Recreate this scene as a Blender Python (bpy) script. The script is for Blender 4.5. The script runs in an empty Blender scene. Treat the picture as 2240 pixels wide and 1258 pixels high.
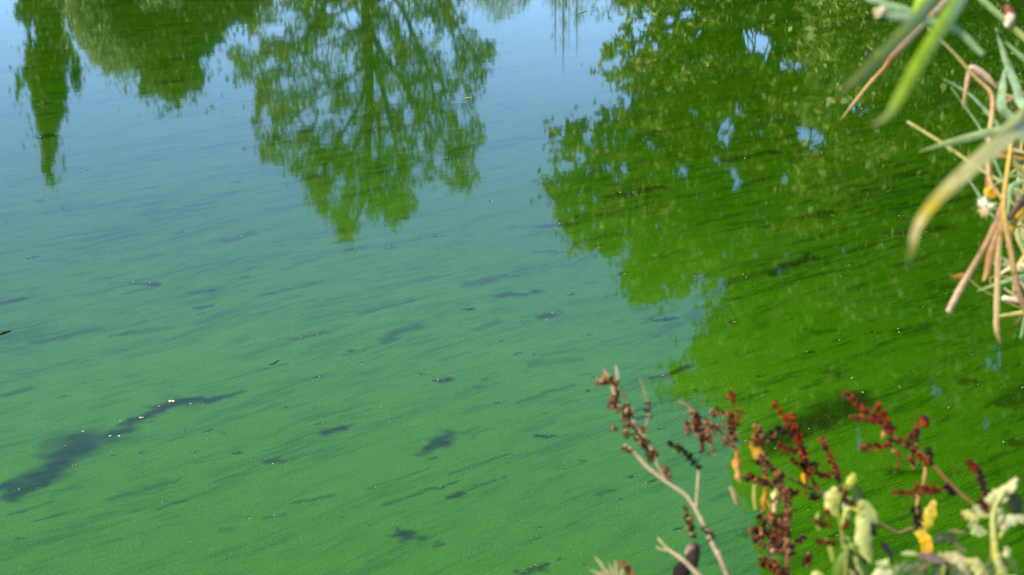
import bpy, math, random
import numpy as np
from mathutils import Vector, Matrix

random.seed(7)
rng = np.random.default_rng(11)
SC = bpy.context.scene
COL = SC.collection

# ------------------------------------------------------------------ camera
CAM_H, PITCH, LENS = 2.2, math.radians(20.5), 50.0
PW, PH = 2240.0, 1258.0
FPX = LENS / 36.0 * PW
cam_d = bpy.data.cameras.new('camera')
cam = bpy.data.objects.new('camera', cam_d)
COL.objects.link(cam)
cam.location = (0, 0, CAM_H)
cam.rotation_euler = (math.pi / 2 - PITCH, 0, 0)
cam_d.lens = LENS
cam_d.sensor_width = 36
cam_d.clip_start = 0.05
cam_d.clip_end = 3000
cam_d.dof.use_dof = True
cam_d.dof.focus_distance = 5.2
cam_d.dof.aperture_fstop = 9.0
SC.camera = cam

# ------------------------------------------------------------------ light
SUN_EL, SUN_AZ = math.radians(46), math.radians(-120)     # azimuth clockwise from +Y
SUN_DIR = Vector((math.cos(SUN_EL) * math.sin(SUN_AZ), math.cos(SUN_EL) * math.cos(SUN_AZ), math.sin(SUN_EL)))
world = bpy.data.worlds.new('World')
SC.world = world
world.use_nodes = True
wn = world.node_tree
bg = wn.nodes['Background']
sky = wn.nodes.new('ShaderNodeTexSky')
sky.sky_type = 'NISHITA'
sky.sun_disc = False
sky.sun_elevation = SUN_EL
sky.sun_rotation = SUN_AZ
sky.air_density = 0.7
sky.dust_density = 0.0
sky.ozone_density = 4.0
wn.links.new(sky.outputs[0], bg.inputs[0])
bg.inputs[1].default_value = 0.15
sun_d = bpy.data.lights.new('sun', 'SUN')
sun = bpy.data.objects.new('sun', sun_d)
COL.objects.link(sun)
sun_d.energy = 3.6
sun_d.angle = math.radians(0.5)
sun_d.color = (1.0, 0.91, 0.76)
sun.rotation_euler = SUN_DIR.to_track_quat('Z', 'Y').to_euler()
SC.view_settings.view_transform = 'Standard'
SC.view_settings.look = 'None'
SC.view_settings.gamma = 1.0
SC.view_settings.use_curve_mapping = False
SC.view_settings.exposure = 1.65

# ------------------------------------------------------------------ surveying helpers
CP, SP = math.cos(PITCH), math.sin(PITCH)

def ray(px, py):
    """unit-forward-depth direction of a sight line"""
    cx, cy = (px - PW / 2) / FPX, (py - PH / 2) / FPX
    return np.array([cx, CP - cy * SP, -SP - cy * CP])

def at(px, py, d):
    """point at forward distance d on a sight line"""
    r = ray(px, py)
    return np.array([0, 0, CAM_H]) + r * d

def water_pt(px, py):
    r = ray(px, py)
    t = CAM_H / -r[2]
    return np.array([r[0] * t, r[1] * t])

def refl(px, py, R):
    """place whose mirror image in the pond is seen along a sight line, at ground distance R"""
    r = ray(px, py)
    h = math.hypot(r[0], r[1])
    return np.array([r[0] / h * R, r[1] / h * R, R * (-r[2]) / h - CAM_H])

# ------------------------------------------------------------------ object helpers
def link(o, parent=None):
    COL.objects.link(o)
    if parent is not None:
        o.parent = parent
    return o

def tag(o, label=None, cat=None, group=None, kind=None):
    if label: o['label'] = label
    if cat: o['category'] = cat
    if group: o['group'] = group
    if kind: o['kind'] = kind
    return o

def thing(name, loc, label, cat, group=None):
    o = bpy.data.objects.new(name, None)
    o.empty_display_size = 0.1
    o.location = tuple(loc)
    link(o)
    return tag(o, label, cat, group)

class MB:
    """collects world-space verts / faces / colours, then builds one mesh"""
    def __init__(self):
        self.v, self.f, self.c, self.n = [], [], [], 0
    def add(self, v, f, col=(0.5, 0.5, 0.5)):
        v = np.asarray(v, float)
        c = np.asarray(col, float)
        if c.ndim == 1:
            c = np.repeat(c[None, :], len(v), 0)
        self.v.append(v)
        self.c.append(c)
        self.f.append(np.asarray(f, int) + self.n)
        self.n += len(v)
    def build(self, name, mat, parent=None, smooth=True, origin=None):
        V = np.concatenate(self.v)
        C = np.concatenate(self.c)
        if parent is not None:
            V = V - np.array(parent.location)[None, :]
        me = bpy.data.meshes.new(name)
        loops, starts, tot = [], [], 0
        for F in self.f:
            k = F.shape[1]
            loops.append(F.ravel())
            starts.append(tot + np.arange(len(F)) * k)
            tot += F.size
        L = np.concatenate(loops)
        S = np.concatenate(starts)
        me.vertices.add(len(V))
        me.vertices.foreach_set('co', V.ravel().astype(np.float32))
        me.loops.add(len(L))
        me.loops.foreach_set('vertex_index', L.astype(np.int32))
        me.polygons.add(len(S))
        me.polygons.foreach_set('loop_start', S.astype(np.int32))
        me.update(calc_edges=True)
        if smooth:
            me.polygons.foreach_set('use_smooth', np.ones(len(S), bool))
        a = me.attributes.new('tint', 'FLOAT_COLOR', 'POINT')
        a.data.foreach_set('color', np.concatenate([C * np.array([1.02, 1.0, 0.84]), np.ones((len(C), 1))], 1).astype(np.float32).ravel())
        me.materials.append(mat)
        me.validate()
        return link(bpy.data.objects.new(name, me), parent)

def smooth_path(P, n):
    P = np.asarray(P, float)
    m = len(P)
    if m == 2:
        t = np.linspace(0, 1, n)[:, None]
        return P[0] * (1 - t) + P[1] * t
    Q = np.concatenate([[2 * P[0] - P[1]], P, [2 * P[-1] - P[-2]]])
    out = []
    for s in np.linspace(0, m - 1, n):
        i = min(int(s), m - 2)
        t = s - i
        p0, p1, p2, p3 = Q[i], Q[i + 1], Q[i + 2], Q[i + 3]
        out.append(0.5 * ((2 * p1) + (-p0 + p2) * t + (2 * p0 - 5 * p1 + 4 * p2 - p3) * t * t + (-p0 + 3 * p1 - 3 * p2 + p3) * t ** 3))
    return np.array(out)

def norm(a):
    return a / np.maximum(np.linalg.norm(a, axis=-1, keepdims=True), 1e-9)

def tube(mb, P, r, sides=6, col=(0.3, 0.2, 0.1), n=None, knots=0.0):
    P = np.asarray(P, float)
    n = n or max(3, len(P) * 3)
    r = np.interp(np.linspace(0, 1, n), np.linspace(0, 1, len(np.atleast_1d(r))), np.atleast_1d(r))
    col = np.asarray(col, float)
    if col.ndim == 2:
        ts = np.linspace(0, 1, len(col))
        col = np.stack([np.interp(np.linspace(0, 1, n), ts, col[:, k]) for k in range(3)], 1)
        col = np.repeat(col, sides, 0)
    P = smooth_path(P, n)
    T = norm(np.gradient(P, axis=0))
    up = np.array([0.31, 0.17, 0.93])
    A = norm(np.cross(T, up))
    B = np.cross(T, A)
    if knots:
        r = r * (1 + knots * np.maximum(0, np.sin(np.arange(n) * 1.9)) ** 6)
    an = np.arange(sides) * 2 * math.pi / sides
    V = P[:, None, :] + r[:, None, None] * (np.cos(an)[None, :, None] * A[:, None, :] + np.sin(an)[None, :, None] * B[:, None, :])
    i = np.arange(n - 1)[:, None] * sides
    j = np.arange(sides)[None, :]
    k = (j + 1) % sides
    F = np.stack([i + j, i + k, i + sides + k, i + sides + j], -1).reshape(-1, 4)
    mb.add(V.reshape(-1, 3), F, col)
    tipc = col if col.ndim == 1 else col[-1]
    mb.add(np.concatenate([V[-1], P[-1:] + T[-1:] * r[-1]]), np.stack([np.arange(sides), (np.arange(sides) + 1) % sides, np.full(sides, sides)], 1), tipc)

def ico():
    t = (1 + 5 ** 0.5) / 2
    v = norm(np.array([[-1, t, 0], [1, t, 0], [-1, -t, 0], [1, -t, 0], [0, -1, t], [0, 1, t], [0, -1, -t], [0, 1, -t], [t, 0, -1], [t, 0, 1], [-t, 0, -1], [-t, 0, 1]], float))
    f = [[0, 11, 5], [0, 5, 1], [0, 1, 7], [0, 7, 10], [0, 10, 11], [1, 5, 9], [5, 11, 4], [11, 10, 2], [10, 7, 6], [7, 1, 8], [3, 9, 4], [3, 4, 2], [3, 2, 6], [3, 6, 8], [3, 8, 9], [4, 9, 5], [2, 4, 11], [6, 2, 10], [8, 6, 7], [9, 8, 1]]
    return v, np.array(f)
ICO_V, ICO_F = ico()
def ico2():
    v = [tuple(x) for x in ICO_V]
    f, cache = [], {}
    def mid(a, b):
        k = (min(a, b), max(a, b))
        if k not in cache:
            m = norm((np.array(v[a]) + np.array(v[b])))
            v.append(tuple(m)); cache[k] = len(v) - 1
        return cache[k]
    for a, b, c in ICO_F:
        x, y, z = mid(a, b), mid(b, c), mid(c, a)
        f += [[a, x, z], [b, y, x], [c, z, y], [x, y, z]]
    return np.array(v), np.array(f)
ICO2_V, ICO2_F = ico2()

def rand_rot():
    q = rng.normal(size=4)
    q /= np.linalg.norm(q)
    w, x, y, z = q
    return np.array([[1 - 2 * (y * y + z * z), 2 * (x * y - z * w), 2 * (x * z + y * w)], [2 * (x * y + z * w), 1 - 2 * (x * x + z * z), 2 * (y * z - x * w)], [2 * (x * z - y * w), 2 * (y * z + x * w), 1 - 2 * (x * x + y * y)]])

def lump(mb, c, r, col, fine=False, squash=(1, 1, 1), rot=None, rough=0.15):
    v, f = (ICO2_V, ICO2_F) if fine else (ICO_V, ICO_F)
    v = v * (1 + rough * (rng.random((len(v), 1)) - 0.5) * 2) * np.array(squash) * r
    R = rand_rot() if rot is None else rot
    mb.add(v @ R.T + np.asarray(c), f, np.clip(np.asarray(col) * (0.8 + 0.4 * rng.random()), 0, 1))

# ------------------------------------------------------------------ materials
def new_mat(name):
    m = bpy.data.materials.new(name)
    m.use_nodes = True
    nt = m.node_tree
    nt.nodes.clear()
    out = nt.nodes.new('ShaderNodeOutputMaterial')
    return m, nt, out

def N(nt, typ, **kw):
    n = nt.nodes.new(typ)
    for k, v in kw.items():
        if k == 'op': n.operation = v
        else: setattr(n, k, v)
    return n

def math_n(nt, op, a, b=None, c=None, clamp=False):
    n = nt.nodes.new('ShaderNodeMath')
    n.operation = op
    n.use_clamp = clamp
    for i, x in enumerate((a, b, c)):
        if x is None: continue
        if isinstance(x, (int, float)): n.inputs[i].default_value = x
        else: nt.links.new(x, n.inputs[i])
    return n.outputs[0]

def ramp(nt, val, lo, hi, tlo=0.0, thi=1.0, smooth=True):
    n = nt.nodes.new('ShaderNodeMapRange')
    n.interpolation_type = 'SMOOTHSTEP' if smooth else 'LINEAR'
    n.clamp = True
    nt.links.new(val, n.inputs[0])
    for i, x in zip((1, 2, 3, 4), (lo, hi, tlo, thi)):
        n.inputs[i].default_value = x
    return n.outputs[0]

def mixc(nt, fac, a, b, blend='MIX'):
    n = nt.nodes.new('ShaderNodeMix')
    n.data_type = 'RGBA'
    n.blend_type = blend
    n.clamp_factor = True
    for sock, x in ((n.inputs[0], fac), (n.inputs[6], a), (n.inputs[7], b)):
        if isinstance(x, (int, float)): sock.default_value = x
        elif isinstance(x, tuple): sock.default_value = (*x, 1)
        else: nt.links.new(x, sock)
    return n.outputs[2]

def noise(nt, vec, scale, detail=3, rough=0.5, dist=0.0):
    n = nt.nodes.new('ShaderNodeTexNoise')
    n.inputs['Scale'].default_value = scale
    n.inputs['Detail'].default_value = detail
    n.inputs['Roughness'].default_value = rough
    n.inputs['Distortion'].default_value = dist
    if vec is not None: nt.links.new(vec, n.inputs['Vector'])
    return n.outputs[0]

GAIN = 0.62
def tint_mat(name, rough=0.55, transl=0.25, var=0.35, nscale=60.0, bump=0.0, spec=0.4, blotch=0.0):
    """plant tissue: colour comes from the piece itself, mottled and slightly translucent"""
    m, nt, out = new_mat(name)
    at_ = N(nt, 'ShaderNodeAttribute', attribute_name='tint')
    geo = N(nt, 'ShaderNodeNewGeometry')
    n1 = noise(nt, geo.outputs['Position'], nscale, 4, 0.6)
    f = ramp(nt, n1, 0.3, 0.7, GAIN * (1 - var), GAIN * (1 + var), False)
    hsv = N(nt, 'ShaderNodeHueSaturation')
    nt.links.new(at_.outputs['Color'], hsv.inputs['Color'])
    nt.links.new(f, hsv.inputs['Value'])
    hsv.inputs['Saturation'].default_value = 1.04
    base = hsv.outputs[0]
    if blotch:
        n3 = noise(nt, geo.outputs['Position'], 95.0, 5, 0.7)
        base = mixc(nt, ramp(nt, n3, 0.56, 0.68, 0.0, blotch), base, (0.07, 0.035, 0.012))
    p = N(nt, 'ShaderNodeBsdfPrincipled')
    p.inputs['Roughness'].default_value = rough
    p.inputs['Specular IOR Level'].default_value = spec
    nt.links.new(base, p.inputs['Base Color'])
    if bump:
        b = N(nt, 'ShaderNodeBump')
        b.inputs['Strength'].default_value = 0.6
        b.inputs['Distance'].default_value = bump
        nt.links.new(n1, b.inputs['Height'])
        nt.links.new(b.outputs[0], p.inputs['Normal'])
    if transl:
        t = N(nt, 'ShaderNodeBsdfTranslucent')
        nt.links.new(hsv.outputs[0], t.inputs['Color'])
        mx = N(nt, 'ShaderNodeMixShader')
        mx.inputs[0].default_value = transl
        nt.links.new(p.outputs[0], mx.inputs[1])
        nt.links.new(t.outputs[0], mx.inputs[2])
        nt.links.new(mx.outputs[0], out.inputs[0])
    else:
        nt.links.new(p.outputs[0], out.inputs[0])
    return m

def foliage_mat(name, c1, c2, c3, transl=0.35):
    m, nt, out = new_mat(name)
    geo = N(nt, 'ShaderNodeNewGeometry')
    n1 = noise(nt, geo.outputs['Position'], 0.8, 3, 0.6)
    a = mixc(nt, ramp(nt, n1, 0.35, 0.65), c1, c2)
    b = mixc(nt, ramp(nt, geo.outputs['Random Per Island'], 0.72, 0.97), a, c3)
    hsv = N(nt, 'ShaderNodeHueSaturation')
    nt.links.new(b, hsv.inputs['Color'])
    n2 = N(nt, 'ShaderNodeTexWhiteNoise', noise_dimensions='1D')
    nt.links.new(geo.outputs['Random Per Island'], n2.inputs['W'])
    nt.links.new(ramp(nt, n2.outputs['Value'], 0, 1, 0.65, 1.35, False), hsv.inputs['Value'])
    d = N(nt, 'ShaderNodeBsdfPrincipled')
    d.inputs['Roughness'].default_value = 0.5
    d.inputs['Specular IOR Level'].default_value = 0.35
    t = N(nt, 'ShaderNodeBsdfTranslucent')
    nt.links.new(hsv.outputs[0], d.inputs['Base Color'])
    nt.links.new(hsv.outputs[0], t.inputs['Color'])
    mx = N(nt, 'ShaderNodeMixShader')
    mx.inputs[0].default_value = transl
    nt.links.new(d.outputs[0], mx.inputs[1])
    nt.links.new(t.outputs[0], mx.inputs[2])
    nt.links.new(mx.outputs[0], out.inputs[0])
    return m

def bark_mat(name, c1, c2):
    m, nt, out = new_mat(name)
    geo = N(nt, 'ShaderNodeNewGeometry')
    mp = N(nt, 'ShaderNodeMapping')
    mp.inputs['Scale'].default_value = (9, 9, 1.6)
    nt.links.new(geo.outputs['Position'], mp.inputs[0])
    n1 = noise(nt, mp.outputs[0], 1.5, 6, 0.65)
    p = N(nt, 'ShaderNodeBsdfPrincipled')
    p.inputs['Roughness'].default_value = 0.9
    nt.links.new(mixc(nt, ramp(nt, n1, 0.35, 0.65), c1, c2), p.inputs['Base Color'])
    b = N(nt, 'ShaderNodeBump')
    b.inputs['Distance'].default_value = 0.03
    nt.links.new(n1, b.inputs['Height'])
    nt.links.new(b.outputs[0], p.inputs['Normal'])
    nt.links.new(p.outputs[0], out.inputs[0])
    return m

M_plant = tint_mat('plant_tissue', 0.5, 0.3, 0.25, 180.0, 0.0006, 0.25, 0.6)
M_stem = tint_mat('plant_stem', 0.7, 0.0, 0.3, 220.0, 0.0008, 0.2)
M_seed = tint_mat('dry_seed', 0.75, 0.12, 0.35, 400.0, 0.0006, 0.12)
M_debris = tint_mat('floating_debris', 0.35, 0.0, 0.3, 300.0)
M_bark = bark_mat('bark', (0.10, 0.075, 0.045), (0.045, 0.035, 0.022))

# water ------------------------------------------------------------
STREAK = math.radians(37.0)
SD = np.array([math.cos(STREAK), math.sin(STREAK)])
SN = np.array([-SD[1], SD[0]])

def water_mat():
    m, nt, out = new_mat('algae_water')
    geo = N(nt, 'ShaderNodeNewGeometry')
    pos = geo.outputs['Position']
    warp = N(nt, 'ShaderNodeTexNoise')
    warp.inputs['Scale'].default_value = 0.9
    warp.inputs['Detail'].default_value = 3
    nt.links.new(pos, warp.inputs['Vector'])
    sub = N(nt, 'ShaderNodeVectorMath', op='SUBTRACT')
    nt.links.new(warp.outputs['Color'], sub.inputs[0]); sub.inputs[1].default_value = (0.5, 0.5, 0.5)
    mul = N(nt, 'ShaderNodeVectorMath', op='SCALE')
    nt.links.new(sub.outputs[0], mul.inputs[0]); mul.inputs['Scale'].default_value = 0.2
    add = N(nt, 'ShaderNodeVectorMath', op='ADD')
    nt.links.new(pos, add.inputs[0]); nt.links.new(mul.outputs[0], add.inputs[1])
    def dot(v):
        d = N(nt, 'ShaderNodeVectorMath', op='DOT_PRODUCT')
        nt.links.new(add.outputs[0], d.inputs[0]); d.inputs[1].default_value = v
        return d.outputs['Value']
    u, v = dot((SD[0], SD[1], 0)), dot((SN[0], SN[1], 0))
    def uv(su, sv, off=0.0):
        c = N(nt, 'ShaderNodeCombineXYZ')
        nt.links.new(math_n(nt, 'MULTIPLY', u, su), c.inputs[0])
        nt.links.new(math_n(nt, 'MULTIPLY', v, sv), c.inputs[1])
        c.inputs[2].default_value = off
        return c.outputs[0]
    s_big = noise(nt, uv(0.55, 3.2), 1.0, 4, 0.6)
    s_mid = noise(nt, uv(2.3, 15.0, 3.1), 1.0, 4, 0.65)
    s_fine = noise(nt, uv(8.0, 58.0, 7.7), 1.0, 3, 0.65)
    grain = noise(nt, pos, 130.0, 4, 0.75)
    blot = noise(nt, pos, 9.0, 4, 0.6)
    hole = N(nt, 'ShaderNodeAttribute', attribute_name='clear')
    # density of the algae film: streaked, with cleared gaps
    dens = math_n(nt, 'ADD', math_n(nt, 'MULTIPLY', s_big, 0.55), math_n(nt, 'MULTIPLY', s_mid, 0.75))
    dens = math_n(nt, 'ADD', dens, math_n(nt, 'MULTIPLY', s_fine, 0.62))
    dens = ramp(nt, dens, 0.74, 1.20, 0.0, 1.0, False)
    edge = math_n(nt, 'ADD', hole.outputs['Fac'], math_n(nt, 'MULTIPLY', math_n(nt, 'SUBTRACT', s_mid, 0.5), 0.9))
    edge = math_n(nt, 'ADD', edge, math_n(nt, 'MULTIPLY', math_n(nt, 'SUBTRACT', blot, 0.5), 0.5))
    gap = math_n(nt, 'MULTIPLY', ramp(nt, edge, 0.12, 1.05), ramp(nt, hole.outputs['Fac'], 0.0, 0.35))
    thin = ramp(nt, dens, 0.0, 0.5, 0.85, 0.0)          # natural dark streaks
    thick = N(nt, 'ShaderNodeAttribute', attribute_name='thick').outputs['Fac']
    c_hi = mixc(nt, thick, (0.0145, 0.050, 0.0002), (0.0225, 0.090, 0.001))
    c_lo = mixc(nt, thick, (0.0065, 0.031, 0.0001), (0.0160, 0.071, 0.001))
    col = mixc(nt, dens, c_lo, c_hi)
    gr = math_n(nt, 'MULTIPLY', ramp(nt, grain, 0.40, 0.68), ramp(nt, blot, 0.3, 0.7, 0.4, 0.9))
    col = mixc(nt, gr, col, mixc(nt, thick, (0.024, 0.078, 0.0006), (0.044, 0.134, 0.003)))
    col = mixc(nt, math_n(nt, 'MULTIPLY', thin, math_n(nt, 'SUBTRACT', 0.88, math_n(nt, 'MULTIPLY', thick, 0.58))), col, (0.003, 0.018, 0.001))
    col = mixc(nt, math_n(nt, 'MULTIPLY', gap, 0.86), col, (0.0022, 0.0075, 0.0005))
    # specks of clumped algae
    vo = N(nt, 'ShaderNodeTexVoronoi', feature='F1')
    vo.inputs['Scale'].default_value = 34.0
    nt.links.new(pos, vo.inputs['Vector'])
    sel = N(nt, 'ShaderNodeSeparateColor')
    nt.links.new(vo.outputs['Color'], sel.inputs[0])
    dot_ = math_n(nt, 'MULTIPLY', ramp(nt, vo.outputs['Distance'], 0.06, 0.16, 1.0, 0.0), ramp(nt, sel.outputs[0], 0.80, 0.9))
    col = mixc(nt, math_n(nt, 'MULTIPLY', dot_, 0.45), col, (0.08, 0.14, 0.02))
    p = N(nt, 'ShaderNodeBsdfPrincipled')
    p.inputs['IOR'].default_value = 1.36
    nt.links.new(col, p.inputs['Base Color'])
    p.inputs['Roughness'].default_value = 0.03
    # small ripples
    rip = N(nt, 'ShaderNodeMapping')
    rip.inputs['Scale'].default_value = (2.2, 5.0, 1)
    nt.links.new(pos, rip.inputs[0])
    h1 = noise(nt, rip.outputs[0], 1.3, 3, 0.55)
    h2 = noise(nt, uv(3.0, 16.0, 1.3), 1.0, 2, 0.5)
    hh = math_n(nt, 'ADD', math_n(nt, 'MULTIPLY', h1, 1.0), math_n(nt, 'MULTIPLY', h2, 0.28))
    hh = math_n(nt, 'ADD', hh, math_n(nt, 'MULTIPLY', noise(nt, pos, 42.0, 2, 0.5), 0.04))
    b = N(nt, 'ShaderNodeBump')
    b.inputs['Strength'].default_value = 1.0
    b.inputs['Distance'].default_value = 0.00016
    nt.links.new(hh, b.inputs['Height'])
    nt.links.new(b.outputs[0], p.inputs['Normal'])
    nt.links.new(p.outputs[0], out.inputs[0])
    return m
M_water = water_mat()

def ground_mat():
    m, nt, out = new_mat('bank_soil')
    geo = N(nt, 'ShaderNodeNewGeometry')
    n1 = noise(nt, geo.outputs['Position'], 1.7, 5, 0.65)
    n2 = noise(nt, geo.outputs['Position'], 28.0, 4, 0.6)
    c = mixc(nt, ramp(nt, n1, 0.35, 0.65), (0.045, 0.075, 0.018), (0.09, 0.085, 0.04))
    c = mixc(nt, ramp(nt, n2, 0.3, 0.75), c, (0.055, 0.042, 0.025))
    p = N(nt, 'ShaderNodeBsdfPrincipled')
    p.inputs['Roughness'].default_value = 0.95
    nt.links.new(c, p.inputs['Base Color'])
    b = N(nt, 'ShaderNodeBump'); b.inputs['Distance'].default_value = 0.03
    nt.links.new(n2, b.inputs['Height']); nt.links.new(b.outputs[0], p.inputs['Normal'])
    nt.links.new(p.outputs[0], out.inputs[0])
    return m
M_ground = ground_mat()

# ------------------------------------------------------------------ ground with the pond basin
POND = np.array([(-60, 2.75), (-6, 2.75), (0.9, 2.75), (1.65, 3.0), (2.7, 5.2), (4.1, 9.0), (5.9, 13.2), (5.6, 14.6), (4.0, 15.6), (2.2, 18.5),
                 (1.0, 23), (-3, 32), (-14, 35), (-28, 36), (-60, 38)], float)

def pond_sd(X, Y):
    """signed distance to the shoreline, positive on land"""
    d = np.full(X.shape, 1e9)
    inside = np.zeros(X.shape, bool)
    m = len(POND)
    for i in range(m):
        a, b = POND[i], POND[(i + 1) % m]
        ab = b - a
        t = np.clip(((X - a[0]) * ab[0] + (Y - a[1]) * ab[1]) / (ab @ ab), 0, 1)
        d = np.minimum(d, np.hypot(X - a[0] - t * ab[0], Y - a[1] - t * ab[1]))
        cond = ((a[1] > Y) != (b[1] > Y))
        xin = (b[0] - a[0]) * (Y - a[1]) / (b[1] - a[1] + 1e-12) + a[0]
        inside ^= cond & (X < xin)
    return np.where(inside, -d, d)

def ground_z(X, Y):
    X, Y = np.asarray(X, float), np.asarray(Y, float)
    s = pond_sd(X, Y)
    t = np.clip((s + 0.25) / 0.9, 0, 1)
    z = -0.55 + 1.05 * t * t * (3 - 2 * t)
    z += 0.035 * np.sin(X * 1.9 + Y * 0.7) * np.cos(Y * 1.3 - X * 0.4) * t
    z += np.clip(s - 4, 0, 200) * 0.012
    return z

def graded(parts):
    out = []
    for a, b, st in parts:
        out.append(np.arange(a, b, st))
    out.append([parts[-1][1]])
    return np.concatenate(out)

def grid_mesh(name, xs, ys, Z, mat):
    X, Y = np.meshgrid(xs, ys)
    nx, ny = len(xs), len(ys)
    V = np.stack([X.ravel(), Y.ravel(), (Z if np.ndim(Z) else np.full(X.shape, Z)).ravel()], 1)
    i = (np.arange(ny - 1)[:, None] * nx + np.arange(nx - 1)[None, :]).ravel()
    F = np.stack([i, i + 1, i + nx + 1, i + nx], 1)
    me = bpy.data.meshes.new(name)
    me.vertices.add(len(V)); me.vertices.foreach_set('co', V.astype(np.float32).ravel())
    me.loops.add(F.size); me.loops.foreach_set('vertex_index', F.astype(np.int32).ravel())
    me.polygons.add(len(F)); me.polygons.foreach_set('loop_start', (np.arange(len(F)) * 4).astype(np.int32))
    me.update(calc_edges=True)
    me.polygons.foreach_set('use_smooth', np.ones(len(F), bool))
    me.materials.append(mat)
    o = link(bpy.data.objects.new(name, me))
    return o, X, Y

gx = graded([(-600, -60, 30), (-60, -8, 2), (-8, 9, 0.2), (9, 30, 1.5), (30, 600, 30)])
gy = graded([(-400, -20, 30), (-20, -2, 1.5), (-2, 5, 0.15), (5, 40, 0.5), (40, 80, 3), (80, 900, 40)])
GX, GY = np.meshgrid(gx, gy)
o, _, _ = grid_mesh('ground', gx, gy, ground_z(GX, GY), M_ground)
tag(o, 'grassy earth bank around the pond', None, None, 'structure')

# ------------------------------------------------------------------ water
wx = graded([(-62, -6.0, 1.0), (-6.0, 6.0, 0.018), (6.0, 8, 0.5)])
wy = graded([(2.0, 3.2, 0.1), (3.2, 6.0, 0.0125), (6.0, 9.0, 0.021), (9.0, 14.4, 0.04), (14.4, 40, 0.8)])
water, WX, WY = grid_mesh('water', wx, wy, 0.0, M_water)
tag(water, 'pond water clouded with streaked green algae', None, None, 'structure')

# cleared gaps in the algae film: ends of each gap and its half width, as surveyed from the bank
GAPS = [
    (500, 526, 570, 505, 8, .7), (390, 542, 500, 526, 8, .4), (290, 618, 350, 622, 8, .8), (430, 640, 452, 638, 6, .8),
    (1090, 650, 1160, 640, 9, .8), (1010, 625, 1115, 602, 8, .65), (1175, 700, 1210, 690, 11, .8), (830, 752, 905, 710, 10, .7), (760, 780, 840, 748, 8, .45),
    (635, 742, 710, 728, 7, .7), (955, 835, 985, 828, 9, 1), (1035, 850, 1070, 845, 10, .6), (705, 945, 735, 938, 12, .9),
    (965, 965, 995, 945, 16, 1), (930, 990, 965, 965, 8, .7), (1170, 952, 1205, 955, 6, 1), (585, 1008, 635, 1003, 9, .8), (980, 1090, 1010, 1077, 6, .9),
    (880, 1165, 912, 1178, 20, 1), (945, 1190, 965, 1190, 7, 1), (595, 1130, 625, 1125, 6, .7), (650, 1100, 720, 1088, 9, .6),
    (260, 1090, 380, 1050, 11, .55), (120, 1080, 200, 1055, 11, .45), (460, 1165, 520, 1155, 11, .45), (0, 665, 65, 648, 9, .8),
    (-20, 745, 100, 715, 8, .45), (90, 745, 230, 720, 11, .55), (300, 465, 360, 458, 8, .5), (140, 470, 175, 470, 6, .5), (1150, 1245, 1180, 1245, 12, .9),
    (1310, 1085, 1335, 1075, 10, .7), (1150, 800, 1270, 780, 14, .5), (1040, 720, 1095, 705, 9, .5), (230, 735, 380, 715, 8, .45), (30, 860, 70, 850, 8, .65),
    (760, 545, 795, 543, 5, .9), (665, 560, 740, 548, 7, .5), (620, 590, 700, 560, 8, .45), (1745, 478, 1810, 462, 12, .8), (1690, 595, 1775, 563, 11, .9), (1590, 618, 1690, 590, 9, .6),
    (1590, 653, 1615, 653, 6, .9), (1580, 352, 1690, 335, 8, .75), (1340, 430, 1460, 408, 8, .8), (1425, 700, 1475, 698, 5, 1), (1430, 830, 1510, 800, 8, .8),
    (1780, 725, 1830, 718, 11, .6), (1955, 725, 1980, 720, 10, .7), (1700, 960, 1860, 880, 34, 1.0), (1660, 1000, 1740, 950, 16, .6), (1810, 820, 1835, 820, 14, .75), (2110, 838, 2130, 838, 12, .9),
    (2200, 885, 2240, 850, 24, .7), (2205, 970, 2230, 970, 11, .8), (1970, 1030, 2005, 1030, 16, .7), (84, 299, 126, 296, 6, 1), (650, 392, 730, 372, 9, .65),
    (740, 292, 880, 280, 9, .6), (1190, 550, 1250, 548, 7, .6), (1205, 495, 1250, 490, 8, .8), (1970, 510, 2060, 500, 9, .7), (1730, 350, 1800, 338, 7, .6),
    (1100, 500, 1160, 495, 7, .5), (1620, 1170, 1690, 1140, 18, .6), (1900, 420, 1960, 412, 7, .6), (2060, 635, 2110, 615, 10, .6), (1560, 1090, 1600, 1075, 9, .5),
    # the long dark gap at lower left
    (20, 1092, 90, 1040, 22, .93), (90, 1040, 150, 985, 36, .93), (140, 985, 215, 958, 40, .93), (200, 955, 265, 943, 18, .93), (265, 943, 320, 912, 12, .93), (320, 912, 360, 892, 14, .93),
    (355, 890, 420, 882, 20, .93), (420, 882, 470, 872, 11, .93), (465, 873, 528, 856, 5, .9), (130, 945, 180, 945, 16, .5), (-30, 1080, 30, 1055, 10, .93), (310, 925, 335, 925, 6, .7), (400, 895, 440, 895, 12, .45),
]
for k in range(300):
    px, py = random.uniform(-40, 2280), 40 + 1210 * random.random() ** 0.8
    L = random.choice((12, 20, 30, 60, 110)) * random.uniform(.6, 1.3)
    GAPS.append((px, py, px + L, py - L * (py + 534) / (5600 - px), random.uniform(2.5, 6.5), random.uniform(.25, .7)))

DOTS = []
for k in range(170):
    px, py = random.uniform(-20, 2260), 60 + 1190 * random.random() ** 0.75
    L = random.uniform(3, 12)
    w = random.uniform(2.5, 5.5)
    GAPS.append((px, py, px + L, py - L * (py + 534) / (5600 - px), w, random.uniform(.5, 1.0)))
    DOTS.append((px + L * random.random(), py + random.uniform(-w, w) * 0.5))

def span_world(py, w):
    dep = PITCH + math.atan((py - PH / 2) / FPX)
    return w * (CAM_H / math.sin(dep)) / FPX / math.sin(dep) * 0.8

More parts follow.
